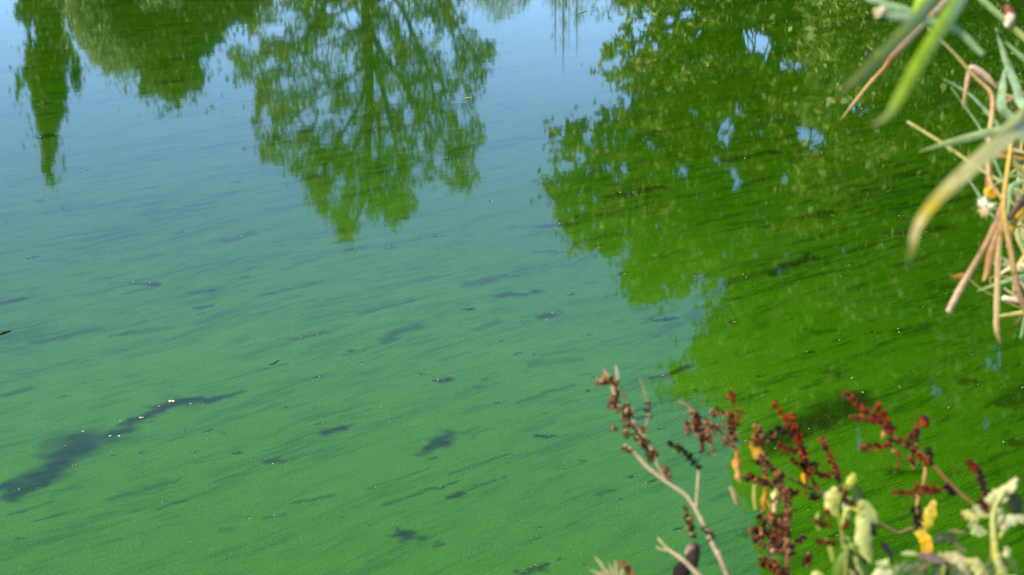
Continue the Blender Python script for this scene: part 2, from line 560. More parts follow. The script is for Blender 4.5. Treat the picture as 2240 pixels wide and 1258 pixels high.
def vnoise(X, Y, scale, seed):
    g = np.random.default_rng(seed).random((256, 256)) * 2 - 1
    x, y = X * scale + 500.3, Y * scale + 500.7
    xi, yi = np.floor(x).astype(int), np.floor(y).astype(int)
    fx, fy = x - xi, y - yi
    fx, fy = fx * fx * (3 - 2 * fx), fy * fy * (3 - 2 * fy)
    a, b = g[yi % 256, xi % 256], g[yi % 256, (xi + 1) % 256]
    c, d = g[(yi + 1) % 256, xi % 256], g[(yi + 1) % 256, (xi + 1) % 256]
    return (a * (1 - fx) + b * fx) * (1 - fy) + (c * (1 - fx) + d * fx) * fy

clear = np.zeros(WX.shape)
for (x1, y1, x2, y2, w, s) in GAPS:
    a, b = water_pt(x1, y1), water_pt(x2, y2)
    rad = span_world((y1 + y2) / 2, w)
    lo, hi = np.minimum(a, b) - 2.6 * rad, np.maximum(a, b) + 2.6 * rad
    i0, i1 = np.searchsorted(wx, (lo[0], hi[0]))
    j0, j1 = np.searchsorted(wy, (lo[1], hi[1]))
    if i1 <= i0 or j1 <= j0: continue
    X, Y = WX[j0:j1, i0:i1], WY[j0:j1, i0:i1]
    ab = b - a
    f = 0.55 / max(rad, 0.01)
    big = 0.7 if rad > 0.09 else 1.0
    dx = vnoise(X, Y, f, 3) * 0.8 + vnoise(X, Y, f * 2.3, 5) * 0.45 + vnoise(X, Y, f * 5, 7) * 0.25
    dy = vnoise(X, Y, f, 4) * 0.8 + vnoise(X, Y, f * 2.3, 6) * 0.45 + vnoise(X, Y, f * 5, 8) * 0.25
    X, Y = X + (dx * SD[0] * 1.6 + dy * SN[0] * 0.6) * rad * big, Y + (dx * SD[1] * 1.6 + dy * SN[1] * 0.6) * rad * big
    t = np.clip(((X - a[0]) * ab[0] + (Y - a[1]) * ab[1]) / max(ab @ ab, 1e-9), 0, 1)
    d = np.hypot(X - a[0] - t * ab[0], Y - a[1] - t * ab[1]) / rad
    val = s * np.exp(-(d / 0.95) ** 2 * 0.9)
    clear[j0:j1, i0:i1] = np.maximum(clear[j0:j1, i0:i1], val)
thick = np.clip(0.36 * np.clip((2.8 - WX) / 3.4, 0, 1) * np.clip((9.5 - WY) / 4.5, 0.1, 1) + 1.0 * np.exp(-((WX + 0.3) / np.where(WX > -0.3, 1.55, 2.2)) ** 2 - ((WY - 4.0) / 2.3) ** 2), 0, 1)
at_ = water.data.attributes.new('thick', 'FLOAT', 'POINT')
at_.data.foreach_set('value', thick.astype(np.float32).ravel())
at_ = water.data.attributes.new('clear', 'FLOAT', 'POINT')
at_.data.foreach_set('value', clear.astype(np.float32).ravel())

# ------------------------------------------------------------------ trees on the far bank
def in_poly(P, x, y):
    c = np.zeros(x.shape, bool)
    m = len(P)
    for i in range(m):
        (x1, y1), (x2, y2) = P[i], P[(i + 1) % m]
        c ^= ((y1 > y) != (y2 > y)) & (x < (x2 - x1) * (y - y1) / (y2 - y1 + 1e-9) + x1)
    return c

def sample_crown(poly, n, R, thick, holes=(), soft=0.0):
    """clump centres through a crown whose outline is known; thick is its depth in metres"""
    P = np.array(poly, float)
    lo, hi = P.min(0), P.max(0)
    out = []
    while len(out) < n:
        x = rng.uniform(lo[0], hi[0], 4 * n)
        y = rng.uniform(lo[1], hi[1], 4 * n)
        k = in_poly(poly, x, y)
        for (hx, hy, rx, ry) in holes:
            k &= ((x - hx) / rx) ** 2 + ((y - hy) / ry) ** 2 > 1
        for a, b in zip(x[k], y[k]):
            w = 1.0
            rr = R + thick * float(np.clip(rng.normal() * 0.45, -1, 1))
            out.append(refl(a, b, rr))
            if len(out) >= n: break
    return np.array(out)

def cnoise(X, Y, scale, seed):
    g = np.random.default_rng(100 + seed).random((128, 128)) * 2 - 1
    x, y = X * scale + 40.3, Y * scale + 40.7
    xi, yi = np.floor(x).astype(int), np.floor(y).astype(int)
    fx, fy = x - xi, y - yi
    a, b = g[yi % 128, xi % 128], g[yi % 128, (xi + 1) % 128]
    c, d = g[(yi + 1) % 128, xi % 128], g[(yi + 1) % 128, (xi + 1) % 128]
    return (a * (1 - fx) + b * fx) * (1 - fy) + (c * (1 - fx) + d * fx) * fy

def seen_at(P):
    v = P * np.array([1, 1, -1.0]) - np.array([0, 0, CAM_H])
    f = v[:, 1] * CP - v[:, 2] * SP
    return PW / 2 + FPX * v[:, 0] / f, PH / 2 + FPX * (-v[:, 1] * SP - v[:, 2] * CP) / f

def leaf_cloud(mb, centres, per, rad, size, aspect=0.5, vstretch=1.0, droop=0.0, keepout=(), outline=None, lace=0):
    C = np.repeat(centres, per, 0)
    n = len(C)
    r = np.asarray(rad) * (0.6 + 0.8 * rng.random(len(centres)))
    r = np.repeat(r, per)
    off = rng.normal(size=(n, 3)) * 0.5
    off[:, 2] *= vstretch
    P = C + off * r[:, None]
    if True:                                           # outline of the crown and gaps between the boughs
        sx, sy = seen_at(P)
        sx = sx + rng.normal(size=n) * 2.5 + 10 * cnoise(sx, sy, 1 / 26, 1) + 4 * cnoise(sx, sy, 1 / 9, 2)
        sy = sy + rng.normal(size=n) * 2.5 + 10 * cnoise(sx, sy, 1 / 26, 3) + 4 * cnoise(sx, sy, 1 / 9, 4)
        k = in_poly(outline, sx, sy) if outline is not None else np.ones(n, bool)
        if lace and outline is not None:
            ed = np.full(n, 1e9)
            O = np.array(outline, float)
            for i in range(len(O)):
                a_, b_ = O[i], O[(i + 1) % len(O)]
                ab = b_ - a_
                tt = np.clip(((sx - a_[0]) * ab[0] + (sy - a_[1]) * ab[1]) / (ab @ ab + 1e-9), 0, 1)
                ed = np.minimum(ed, np.hypot(sx - a_[0] - tt * ab[0], sy - a_[1] - tt * ab[1]))
            k &= cnoise(sx, sy, 1 / 17, 8) * 0.8 + cnoise(sx, sy, 1 / 7, 9) * 0.6 + ed / lace * 1.3 - 0.40 > 0
        k |= rng.random(n) < 0.035
        hv = 1 + 0.9 * cnoise(sx, sy, 1 / 11, 12) + 0.6 * cnoise(sx, sy, 1 / 5, 13)
        for (hx, hy, rx, ry) in keepout:
            k &= ((sx - hx) / rx) ** 2 + ((sy - hy) / ry) ** 2 > hv
        k |= rng.random(n) < 0.02
        P = P[k]; n = len(P)
    a = rng.normal(size=(n, 3)); a[:, 2] -= droop
    a = norm(a)
    b = norm(np.cross(a, rng.normal(size=(n, 3))))
    L = size * (0.6 + 0.8 * rng.random(n))[:, None]
    W = L * aspect
    V = np.stack([P - a * L * 0.5, P + b * W * 0.5 - a * L * 0.05, P + a * L * 0.5, P - b * W * 0.5 - a * L * 0.05], 1).reshape(-1, 3)
    F = np.arange(4 * n).reshape(-1, 4)
    mb.add(V, F)

def tree(name, label, base_px, R, limbs, crowns, leafm, leaf, group=None, r0=0.2, twig=0.012, cat='tree', aspect=0.5, droop=0.0, twigs=True, lace=0):
    """limbs: list of (points [(px,py[,R])], r_start, r_end); the first one is the trunk"""
    b = refl(base_px, 0, R)
    gz = float(ground_z(b[0], b[1])) - 0.1
    root = thing(name, (b[0], b[1], gz), label, cat, group)
    tb = MB()
    nodes = []
    for i, (pts, ra, rb) in enumerate(limbs):
        P = [refl(q[0], q[1], q[2] if len(q) > 2 else R) for q in pts]
        if i == 0:
            P = [np.array([b[0], b[1], gz])] + P
        tube(tb, P, (ra, rb), 8 if ra > 0.05 else 5, n=max(6, 4 * len(P)), col=(1, 1, 1))
        nodes.append(smooth_path(P, 14)[2:])
    nodes = np.concatenate(nodes)
    lb = MB()
    for (poly, n, per, rad, thick, holes, vs) in crowns:
        C = sample_crown(poly, n, R, thick, holes)
        leaf_cloud(lb, C, per, rad, leaf, aspect, vs, droop, holes, poly, lace)
        if twigs:
            sx, sy = seen_at(C)
            O = np.array(poly, float)
            ed = np.full(len(C), 1e9)
            for q in range(len(O)):
                a_, b_ = O[q], O[(q + 1) % len(O)]
                ab = b_ - a_
                tt = np.clip(((sx - a_[0]) * ab[0] + (sy - a_[1]) * ab[1]) / (ab @ ab + 1e-9), 0, 1)
                ed = np.minimum(ed, np.hypot(sx - a_[0] - tt * ab[0], sy - a_[1] - tt * ab[1]))
            for c in C[ed > 0.5 * lace][::2]:
                cost = np.linalg.norm(nodes - c, axis=1) + 2.0 * np.maximum(0, nodes[:, 2] - c[2] + 0.3)
                a = nodes[int(np.argmin(cost))]
                if np.linalg.norm(a - c) > 6: continue
                m = (a + c) / 2 + rng.normal(size=3) * 0.12 * np.linalg.norm(a - c) - np.array([0, 0, 0.08 * np.linalg.norm(a - c)])
                tube(tb, [a, m, c], (twig * 1.6, twig * 0.5), 4, n=5)
    tb.build('trunk', M_bark, root)
    lb.build('crown', leafm, root, smooth=False)
    return root

L_poplar = foliage_mat('poplar_leaf', (0.045, 0.085, 0.008), (0.10, 0.145, 0.014), (0.17, 0.17, 0.03))
L_round = foliage_mat('dark_leaf', (0.035, 0.075, 0.008), (0.09, 0.135, 0.016), (0.16, 0.18, 0.04))
L_willow = foliage_mat('willow_leaf', (0.19, 0.23, 0.075), (0.24, 0.28, 0.10), (0.30, 0.32, 0.14))
L_mid = foliage_mat('broad_leaf', (0.07, 0.12, 0.010), (0.17, 0.22, 0.018), (0.26, 0.26, 0.04))
L_right = foliage_mat('near_leaf', (0.045, 0.085, 0.006), (0.20, 0.25, 0.025), (0.38, 0.38, 0.10))  # palest tone colours random leaves like sunlit dabs

# slender poplar, far left
tree('poplar_tree', 'tall narrow poplar mirrored at the left edge of the pond', 100, 40,
     [([(100, -300), (100, 0), (100, 200), (104, 400)], 0.22, 0.03)],
     [([(45, -420), (40, 0), (55, 90), (48, 150), (60, 220), (72, 250), (72, 300), (90, 310), (92, 380), (104, 412), (118, 400), (120, 330), (134, 300), (138, 240), (150, 215), (150, 120), (140, 30), (145, -420)], 420, 85, 0.28, 0.8, [(72, 70, 8, 30)], 2.2),
      ([(36, 160), (46, 150), (48, 215), (38, 222)], 12, 40, 0.16, 0.3, (), 2.6),
      ([(30, 0), (55, 0), (50, 50), (34, 48)], 10, 40, 0.16, 0.3, (), 2.4),
      ([(145, 70), (158, 90), (175, 150), (185, 168), (172, 205), (160, 190), (150, 130)], 26, 45, 0.17, 0.4, [(150, 150, 7, 22)], 2.6),
      ([(132, 225), (146, 225), (148, 242), (136, 244)], 6, 40, 0.14, 0.2, (), 2.0),
      ([(124, 300), (136, 300), (150, 395), (142, 398)], 10, 16, 0.13, 0.2, (), 2.2)],
     L_poplar, 0.12, r0=0.2, aspect=0.7, lace=12)

# round dark tree with a pale willow at its left
tree('lime_tree', 'dense round dark green tree between the poplar and the tall forked tree', 400, 36,
     [([(395, -300), (390, -100), (380, 60), (375, 200)], 0.26, 0.04), ([(392, -150), (300, -20), (270, 90)], 0.1, 0.03), ([(392, -160), (470, -60), (500, 20)], 0.1, 0.03)],
     [([(230, -380), (200, -60), (210, 60), (235, 130), (290, 170), (290, 215), (320, 222), (345, 215), (375, 240), (398, 222), (430, 205), (455, 170), (455, 120), (480, 92), (490, 55), (530, 60), (560, 28), (600, 0), (620, -380)], 900, 110, 0.50, 1.9, [(505, 85, 14, 14)], 1.2),
      ([(360, 215), (395, 220), (405, 238), (360, 242)], 8, 40, 0.25, 0.4, (), 1.0)],
     L_round, 0.15, lace=28)
tree('willow_tree', 'pale grey-green willow leaning beside the dark round tree', 200, 33,
     [([(205, -350), (215, -200), (225, -60), (240, 60), (260, 120)], 0.2, 0.03), ([(215, -200), (170, -80), (165, 20)], 0.08, 0.02), ([(222, -120), (300, -60), (330, -10)], 0.08, 0.02)],
     [([(140, -380), (138, 0), (150, 60), (180, 110), (200, 145), (250, 160), (290, 165), (275, 90), (235, 30), (230, -50), (240, -380)], 480, 100, 0.42, 1.2, (), 1.5),
      ([(280, -200), (290, 8), (330, 22), (400, 12), (400, -200)], 120, 100, 0.4, 0.8, (), 1.5)],
     L_willow, 0.15, aspect=0.3, droop=1.0, lace=20)

# the tall forked tree in the middle
MID_HOLES = [(765, 40, 22, 22), (772, 145, 12, 55), (668, 262, 22, 22), (700, 230, 20, 14), (690, 165, 14, 16), (838, 95, 12, 30), (900, 62, 22, 20), (935, 60, 16, 22), (975, 95, 14, 35), (640, 290, 14, 20),
             (760, 255, 10, 26), (715, 310, 16, 16), (900, 250, 14, 26), (835, 190, 10, 20), (630, 40, 30, 18), (600, 70, 24, 18), (720, 20, 14, 16), (560, 100, 18, 18), (860, 130, 10, 14), (955, 190, 22, 12), (980, 130, 18, 14), (620, 180, 16, 14), (580, 250, 12, 22), (1010, 260, 14, 18), (1000, 210, 12, 18),
             (650, 130, 20, 16), (700, 100, 18, 18), (740, 75, 14, 14), (590, 140, 14, 14), (870, 30, 14, 14), (920, 320, 10, 20), (700, 370, 12, 12), (820, 330, 7, 22), (960, 355, 14, 20), (1020, 60, 18, 14), (860, 215, 12, 18), (740, 400, 9, 14), (915, 375, 9, 12)]
MID_HOLES = [(a, b, c * 0.78, d * 0.78) for a, b, c, d in MID_HOLES]
tree('forked_tree', 'tall open tree whose bare trunk forks like a broom, mirrored mid pond', 805, 41,
     [([(803, -300), (802, -100), (803, 0), (804, 100), (808, 200), (806, 300), (800, 420), (770, 505)], 0.30, 0.04),
      ([(804, 60), (790, 60), (760, 75), (700, 100), (650, 120), (600, 150)], 0.06, 0.02),
      ([(803, -60), (790, -20), (768, 12), (735, 32), (700, 38), (680, 70), (660, 85), (612, 105), (560, 140)], 0.085, 0.02),
      ([(803, -90), (760, -50), (720, 0), (690, 45), (665, 85), (640, 120)], 0.09, 0.03),
      ([(804, 130), (780, 160), (730, 195), (690, 220), (640, 260), (600, 300)], 0.07, 0.02),
      ([(806, 150), (790, 220), (745, 300), (700, 400), (700, 470)], 0.09, 0.02),
      ([(806, 180), (800, 260), (775, 330), (755, 420), (745, 500)], 0.09, 0.02),
      ([(806, 120), (830, 170), (850, 250), (870, 330), (880, 440)], 0.11, 0.02),
      ([(806, 60), (840, 120), (880, 180), (930, 260), (985, 330), (1010, 400)], 0.09, 0.02),
      ([(803, -60), (850, -20), (885, 30), (910, 90), (935, 150), (955, 220), (1000, 280)], 0.09, 0.02),
      ([(803, -30), (880, -40), (950, -10), (1000, 60), (1050, 130)], 0.08, 0.02),
      ([(807, 200), (830, 280), (830, 380), (840, 470)], 0.07, 0.02)],
     [([(520, -250), (510, 60), (492, 170), (505, 190), (545, 200), (548, 300), (570, 350), (640, 392), (655, 430), (682, 482), (705, 490), (738, 540), (768, 548), (790, 512), (800, 485), (840, 498), (862, 500), (880, 478), (915, 466), (912, 425), (950, 395), (985, 410), (1045, 410), (1052, 330), (1066, 300), (1040, 235), (1062, 200), (1088, 170), (1075, 95), (1035, 45), (1015, -60), (1000, -250)], 1150, 48, 0.27, 3.0, MID_HOLES, 1.1),
      ([(735, 470), (775, 480), (780, 528), (750, 536), (735, 515)], 16, 34, 0.26, 0.6, (), 1.0),
      ([(960, 380), (1040, 380), (1045, 418), (1020, 432), (990, 425), (970, 425)], 22, 30, 0.24, 0.6, (), 1.0),
      ([(840, 450), (915, 440), (910, 468), (870, 500), (848, 500)], 18, 30, 0.26, 0.6, (), 1.0),
      ([(640, 330), (900, 330), (900, 470), (720, 490), (660, 400)], 60, 36, 0.30, 1.6, MID_HOLES, 1.0),
      ([(850, 85), (885, 85), (890, 118), (850, 118)], 22, 60, 0.26, 0.5, (), 1.0)],
     L_mid, 0.105, aspect=0.7, lace=24)

# lower trees far behind, between the middle tree and the right one
tree('shrub_willow', 'low yellowish willow far behind, right of the forked tree', 1060, 58,
     [([(1055, -350), (1060, -150), (1065, 0)], 0.16, 0.03)],
     [([(950, -420), (960, 0), (1000, 18), (1040, 32), (1070, 50), (1100, 40), (1120, 48), (1150, 25), (1165, 0), (1170, -420)], 240, 45, 0.5, 2.0, (), 1.2)],
     L_willow, 0.16, aspect=0.4)
strands = [([(1215, y) for y in (-40, 40, 90, 118)], 0.03, 0.008), ([(1232, y) for y in (-40, 60, 120, 160)], 0.035, 0.008), ([(1262, y) for y in (-40, 40, 90, 120)], 0.03, 0.008), ([(1245, y) for y in (0, 60, 110)], 0.02, 0.006)]
tree('feathery_tree', 'feathery tree with long thin twig tips standing between two crowns', 1240, 54,
     [([(1240, -350), (1238, -150), (1238, 20)], 0.16, 0.04)] + strands,
     [([(1180, -420), (1180, 14), (1215, 16), (1230, 50), (1245, 30), (1262, 46), (1300, 20), (1305, -420)], 170, 45, 0.45, 1.6, (), 1.4),
      ([(1222, 10), (1240, 10), (1238, 110), (1228, 110)], 14, 22, 0.22, 0.3, (), 2.5), ([(1254, 10), (1266, 10), (1270, 90), (1262, 90)], 9, 14, 0.18, 0.3, (), 2.5), ([(1207, 10), (1216, 10), (1212, 85), (1206, 85)], 8, 12, 0.18, 0.3, (), 2.5)],
     L_willow, 0.13, aspect=0.3, twigs=False)
tree('hazel_tree', 'small bushy tree partly behind the large crown at the right', 1360, 50,
     [([(1360, -350), (1360, -150), (1360, 0)], 0.14, 0.03)],
     [([(1290, -420), (1295, 30), (1315, 45), (1335, 30), (1390, 35), (1440, 20), (1440, -420)], 150, 45, 0.45, 1.6, [(1322, 8, 10, 14)], 1.2)],
     L_mid, 0.14)

# the large crowns at the right
A_HOLES = [(1592, 275, 20, 16), (1588, 305, 16, 12), (1770, 295, 24, 16), (1785, 310, 18, 14), (1650, 95, 36, 20), (1625, 75, 16, 12), (1715, 140, 22, 10), (1752, 152, 14, 10), (1605, 385, 9, 20), (1615, 402, 10, 9), (1475, 362, 10, 11), (1422, 388, 10, 9), (1498, 375, 9, 10), (1325, 372, 14, 8),
           (1240, 365, 16, 10), (1295, 370, 14, 8), (1365, 370, 12, 9), (1345, 395, 9, 8), (1368, 430, 8, 9), (1385, 445, 7, 6), (1298, 440, 7, 12), (1700, 465, 10, 8), (1525, 325, 6, 12), (1565, 350, 8, 7), (1435, 100, 12, 9), (1460, 60, 16, 12), (1500, 25, 12, 12), (1400, 60, 14, 14), (1420, 30, 10, 14), (1352, 130, 10, 14), (1350, 200, 12, 12), (1405, 205, 10, 7), (1440, 210, 10, 7), (1460, 205, 8, 8), (1720, 390, 6, 10), (1440, 495, 7, 8), (1275, 345, 12, 9), (1330, 305, 9, 10), (1370, 180, 8, 10), (1300, 320, 8, 9),
           (1870, 240, 26, 16), (1960, 250, 14, 12), (1845, 545, 8, 8), (1535, 80, 10, 16), (1565, 130, 10, 8)]
B_HOLES = [(1515, 725, 26, 34), (1560, 690, 14, 14), (1855, 866, 16, 10), (2030, 830, 24, 18), (2180, 790, 32, 28), (2050, 860, 18, 14), (1880, 965, 18, 26), (1490, 770, 20, 16), (2160, 930, 16, 14), (1960, 880, 12, 10)]
A_HOLES = [(a, b, c * 1.3, d * 1.3) for a, b, c, d in A_HOLES] + B_HOLES
for k in range(120):
    px, py = random.uniform(1210, 1900) , random.uniform(10, 560)
    A_HOLES.append((px, py, random.uniform(4, 11), random.uniform(4, 11)))
B_HOLES = A_HOLES
tree('large_willow', 'large spreading tree filling the right half of the reflections', 1640, 21.5,
     [([(1640, -300), (1630, -100), (1600, 100), (1540, 300), (1470, 500)], 0.26, 0.03),
      ([(1620, -50), (1540, 80), (1420, 200), (1300, 330)], 0.12, 0.02), ([(1610, 60), (1450, 60), (1360, 120)], 0.08, 0.02),
      ([(1605, 80), (1680, 250), (1700, 420), (1680, 560)], 0.12, 0.02), ([(1630, -60), (1760, 60), (1830, 200), (1860, 380)], 0.12, 0.02),
      ([(1570, 220), (1430, 400), (1300, 480), (1240, 470)], 0.07, 0.015), ([(1500, 420), (1420, 560), (1420, 650)], 0.05, 0.012)],
     [([(1420, -300), (1345, 0), (1365, 60), (1330, 100), (1300, 140), (1325, 165), (1345, 200), (1318, 240), (1290, 262), (1262, 268), (1205, 292), (1220, 335), (1195, 385), (1188, 420), (1215, 450), (1225, 500), (1245, 558), (1290, 545), (1345, 565), (1360, 640), (1400, 680), (1440, 692), (1470, 650), (1540, 640), (1700, 640), (1950, 600), (2050, 300), (2050, -300)], 5200, 32, 0.20, 2.6, A_HOLES, 1.0),
      ([(1205, 290), (1260, 262), (1300, 280), (1330, 320), (1250, 350), (1215, 335)], 50, 46, 0.2, 0.7, A_HOLES, 1.0),
      ([(1195, 390), (1260, 400), (1360, 520), (1340, 560), (1250, 550)], 90, 42, 0.24, 0.9, A_HOLES, 1.0)],
     L_right, 0.115, aspect=0.5, twig=0.010, lace=110)
tree('overhanging_tree', 'darker tree overhanging the pond at the right, behind the reeds', 2080, 17.2,
     [([(2080, -300), (2060, 0), (2000, 300), (1900, 600), (1820, 900), (1780, 1200)], 0.2, 0.03), ([(2050, 100), (2150, 400), (2200, 800), (2210, 1150)], 0.1, 0.02), ([(1990, 320), (1800, 480), (1600, 640), (1510, 760)], 0.09, 0.015), ([(1950, 480), (2010, 700), (2020, 950)], 0.08, 0.015)],
     [([(1750, -300), (1740, 300), (1700, 560), (1560, 630), (1540, 680), (1530, 760), (1470, 790), (1425, 850), (1470, 880), (1560, 900), (1600, 960), (1590, 1060), (1640, 1120), (1650, 1250), (1720, 1330), (2000, 1370), (2420, 1370), (2560, 600), (2480, -300)], 7000, 34, 0.20, 2.0, B_HOLES, 1.0),
      ([(1430, 830), (1540, 760), (1600, 800), (1640, 900), (1560, 890), (1470, 875)], 60, 34, 0.2, 0.6, (), 1.0)],
     L_right, 0.105, aspect=0.5, twig=0.009, lace=80)

# ------------------------------------------------------------------ floating specks and bubbles
def on_water(mb, px, py, size_px, col, squash=0.5):
    w = water_pt(px, py)
    dist = math.hypot(w[0], w[1], CAM_H)
    r = size_px * dist / FPX
    lump(mb, (w[0], w[1], r * squash * 0.45), r, col, squash=(1, 0.75, squash), rot=np.eye(3))
    return w, r

sp = MB()
for k in range(2200):
    px, py = rng.uniform(-30, 2270), 30 + 1220 * rng.random() ** 0.7
    on_water(sp, px, py, 0.5 + 0.6 * rng.random() ** 2, (0.2, 0.25, 0.08))
for k in range(46):
    cx, cy = rng.uniform(-30, 2270), rng.uniform(60, 1240)
    for q in range(rng.integers(4, 16)):
        on_water(sp, cx + rng.normal() * 26, cy + rng.normal() * 9 , 0.6 + 0.6 * rng.random(), (0.2, 0.25, 0.07))
for (x1, y1, x2, y2, w, s) in GAPS[:70]:
    if s >= .6:
        for q in range(rng.integers(0, 3)):
            t = rng.random()
            on_water(sp, x1 + (x2 - x1) * t + rng.normal() * 5, y1 + (y2 - y1) * t + rng.normal() * w * .5, 1.0 + 1.3 * rng.random(), (0.4, 0.42, 0.24))
for (px, py) in DOTS:
    for q in range(rng.integers(1, 3)):
        on_water(sp, px + rng.normal() * 3 * q, py + rng.normal() * 2 * q, 0.9 + 1.0 * rng.random(), (0.36, 0.38, 0.2))
o = sp.build('algae_specks', M_debris, None)
tag(o, 'tiny pale specks and bubbles floating on the algae', None, None, 'stuff')

bub = [(375, 878, 7.5, (0.75, 0.66, 0.38), 'largest tan bubble on the long dark gap in the algae', 'seed'),
       (183, 944, 4.5, (0.42, 0.39, 0.25), 'pale bubble at the broad left bend of the dark gap', 'bubble'),
       (265, 921, 4.5, (0.42, 0.39, 0.25), 'pale bubble left of the twin bubbles along the dark gap', 'bubble'),
       (309, 914, 5.5, (0.46, 0.42, 0.28), 'elongated twin bubble midway along the dark gap', 'bubble'),
       (349, 889, 3.6, (0.42, 0.39, 0.25), 'small bubble just left of the largest tan bubble', 'bubble'),
       (418, 883, 3.6, (0.42, 0.39, 0.25), 'small bubble right of the largest tan bubble on the dark gap', 'bubble'),
       (242, 954, 3.8, (0.66, 0.62, 0.34), 'left of two yellowish bubbles below the dark gap', 'bubble'),
       (262, 954, 4.2, (0.66, 0.62, 0.34), 'right of two yellowish bubbles below the dark gap', 'bubble')]
for (px, py, s, c, lab, nm) in bub:
    mb = MB()
    w = water_pt(px, py)
    r = 0.55 * s * math.hypot(w[0], w[1], CAM_H) / FPX
    for q in range(3 if s > 5 else 2):
        lump(mb, (w[0] + (q - 0.6) * r * 0.8, w[1] + rng.normal() * r * 0.2, r * 0.2), r * (0.75 if q else 1), c, fine=True, squash=(1, .8, .55), rot=np.eye(3), rough=0.05)
    o = mb.build('floating_bubble' if nm == 'bubble' else 'floating_seed', M_debris)
    tag(o, lab, nm, 'bubbles along the dark gap')

def floating_twig(pts, wpx, col, label, name='floating_twig', cat='twig'):
    mb = MB()
    P, r = [], None
    for (px, py) in pts:
        w = water_pt(px, py)
        r = wpx * math.hypot(w[0], w[1], CAM_H) / FPX / 2
        P.append((w[0], w[1], r * 0.4))
    tube(mb, P, (r * 0.5, r, r * 0.6), 6, col=col, n=10, knots=0.3)
    o = mb.build(name, M_stem)
    tag(o, label, cat)
floating_twig([(-6, 735), (8, 729), (22, 725)], 5, (0.03, 0.03, 0.02), 'short black twig floating at the left edge of the pond')
floating_twig([(588, 798), (598, 796), (610, 788)], 3, (0.07, 0.07, 0.05), 'small dark twig floating above the long dark gap in the algae')
floating_twig([(1012, 219), (1024, 215), (1032, 214)], 3, (0.55, 0.55, 0.25), 'pale straw sliver floating on the reflection of the forked tree')
floating_twig([(1262, 30), (1272, 27), (1282, 24)], 3, (0.6, 0.6, 0.45), 'pale straw sliver floating near the feathery tree reflection')

# ------------------------------------------------------------------ foreground plants
def pxw(w, d):
    return w * d / FPX

def ribbon(mb, pts, widths, cols, d=None, roll=0.0, fold=0.35, n=26, curl=0.0, wave=0.0):
    """a blade or leaf: pts (px, py, depth); widths in sight units; cols along the blade"""
    P = smooth_path([at(q[0], q[1], q[2] if len(q) > 2 else d) for q in pts], n)
    ts = np.linspace(0, 1, n)
    dm = np.interp(ts, np.linspace(0, 1, len(pts)), [q[2] if len(q) > 2 else d for q in pts])
    W = np.interp(ts, np.linspace(0, 1, len(widths)), widths) * dm / FPX
    C = np.asarray(cols, float)
    if C.ndim == 1: C = C[None, :].repeat(2, 0)
    tc = np.linspace(0, 1, len(C))
    C = np.stack([np.interp(ts, tc, C[:, k]) for k in range(3)], 1)
    T = norm(np.gradient(P, axis=0))
    view = norm(P - np.array([0, 0, CAM_H]))
    S = norm(np.cross(T, view))
    U = np.cross(S, T)
    rl = roll + curl * ts
    S2 = S * np.cos(rl)[:, None] + U * np.sin(rl)[:, None]
    U2 = np.cross(S2, T)
    W = W / np.maximum(0.45, np.abs(np.cos(rl)))
    if wave:
        W = W * (1 + wave * np.sin(ts * 17 + 1.3))
    m = 5
    V = []
    for j in range(m):
        s = j / (m - 1) * 2 - 1
        lift = fold * (abs(s) ** 1.4) * 0.5
        wob = wave * 0.5 * np.sin(ts * 23 + 3 * s)
        V.append(P + S2 * (W * 0.5 * s)[:, None] + U2 * (W * (lift + wob * s))[:, None])
    V = np.stack(V, 1)
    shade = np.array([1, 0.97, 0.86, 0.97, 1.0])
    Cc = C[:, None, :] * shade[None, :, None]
    i = np.arange(n - 1)[:, None] * m
    j = np.arange(m - 1)[None, :]
    F = np.stack([i + j, i + j + 1, i + j + m + 1, i + j + m], -1).reshape(-1, 4)
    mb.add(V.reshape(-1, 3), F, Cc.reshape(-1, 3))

def leaf_obj(parent, pts, widths, cols, d, name='leaf', label=None, **kw):
    mb = MB()
    ribbon(mb, pts, widths, cols, d, **kw)
    o = mb.build(name, M_plant, parent)
    if label: o['label'] = label
    return o

def stem_obj(parent, pts, w, col, d, root=None, name='stem', sides=7, knots=0.0, n=None, mat=None):
    mb = MB()
    P = [at(q[0], q[1], q[2] if len(q) > 2 else d) for q in pts]
    if root is not None:
        P = [np.array(root)] + [np.array(root) * (1 - t) + P[0] * t + np.array([0, 0, 0.03 * math.sin(3 * t)]) for t in (0.35, 0.7)] + P
    w = np.atleast_1d(np.asarray(w, float))
    r = pxw(w, d) / 2
    if root is not None:
        r = np.concatenate([[r[0] * 1.3, r[0] * 1.15, r[0] * 1.05], r])
    tube(mb, P, r, sides, col=col, n=n or 6 * len(P), knots=knots)
    return mb.build(name, mat or M_stem, parent)

RED, MAROON, SHADE_DARK, BROWN, TAN = (0.23, 0.034, 0.013), (0.12, 0.020, 0.010), (0.026, 0.010, 0.008), (0.20, 0.085, 0.035), (0.44, 0.28, 0.13)  # the near-black tone puts the spikes' dark shadows into the seed colour
ORANGE, YEL, PALE, CREAM = (0.72, 0.30, 0.02), (0.70, 0.50, 0.08), (0.46, 0.52, 0.24), (0.66, 0.60, 0.33)
OLIVE, SHADE_GREEN, STRAW = (0.20, 0.22, 0.05), (0.05, 0.10, 0.02), (0.62, 0.52, 0.24)

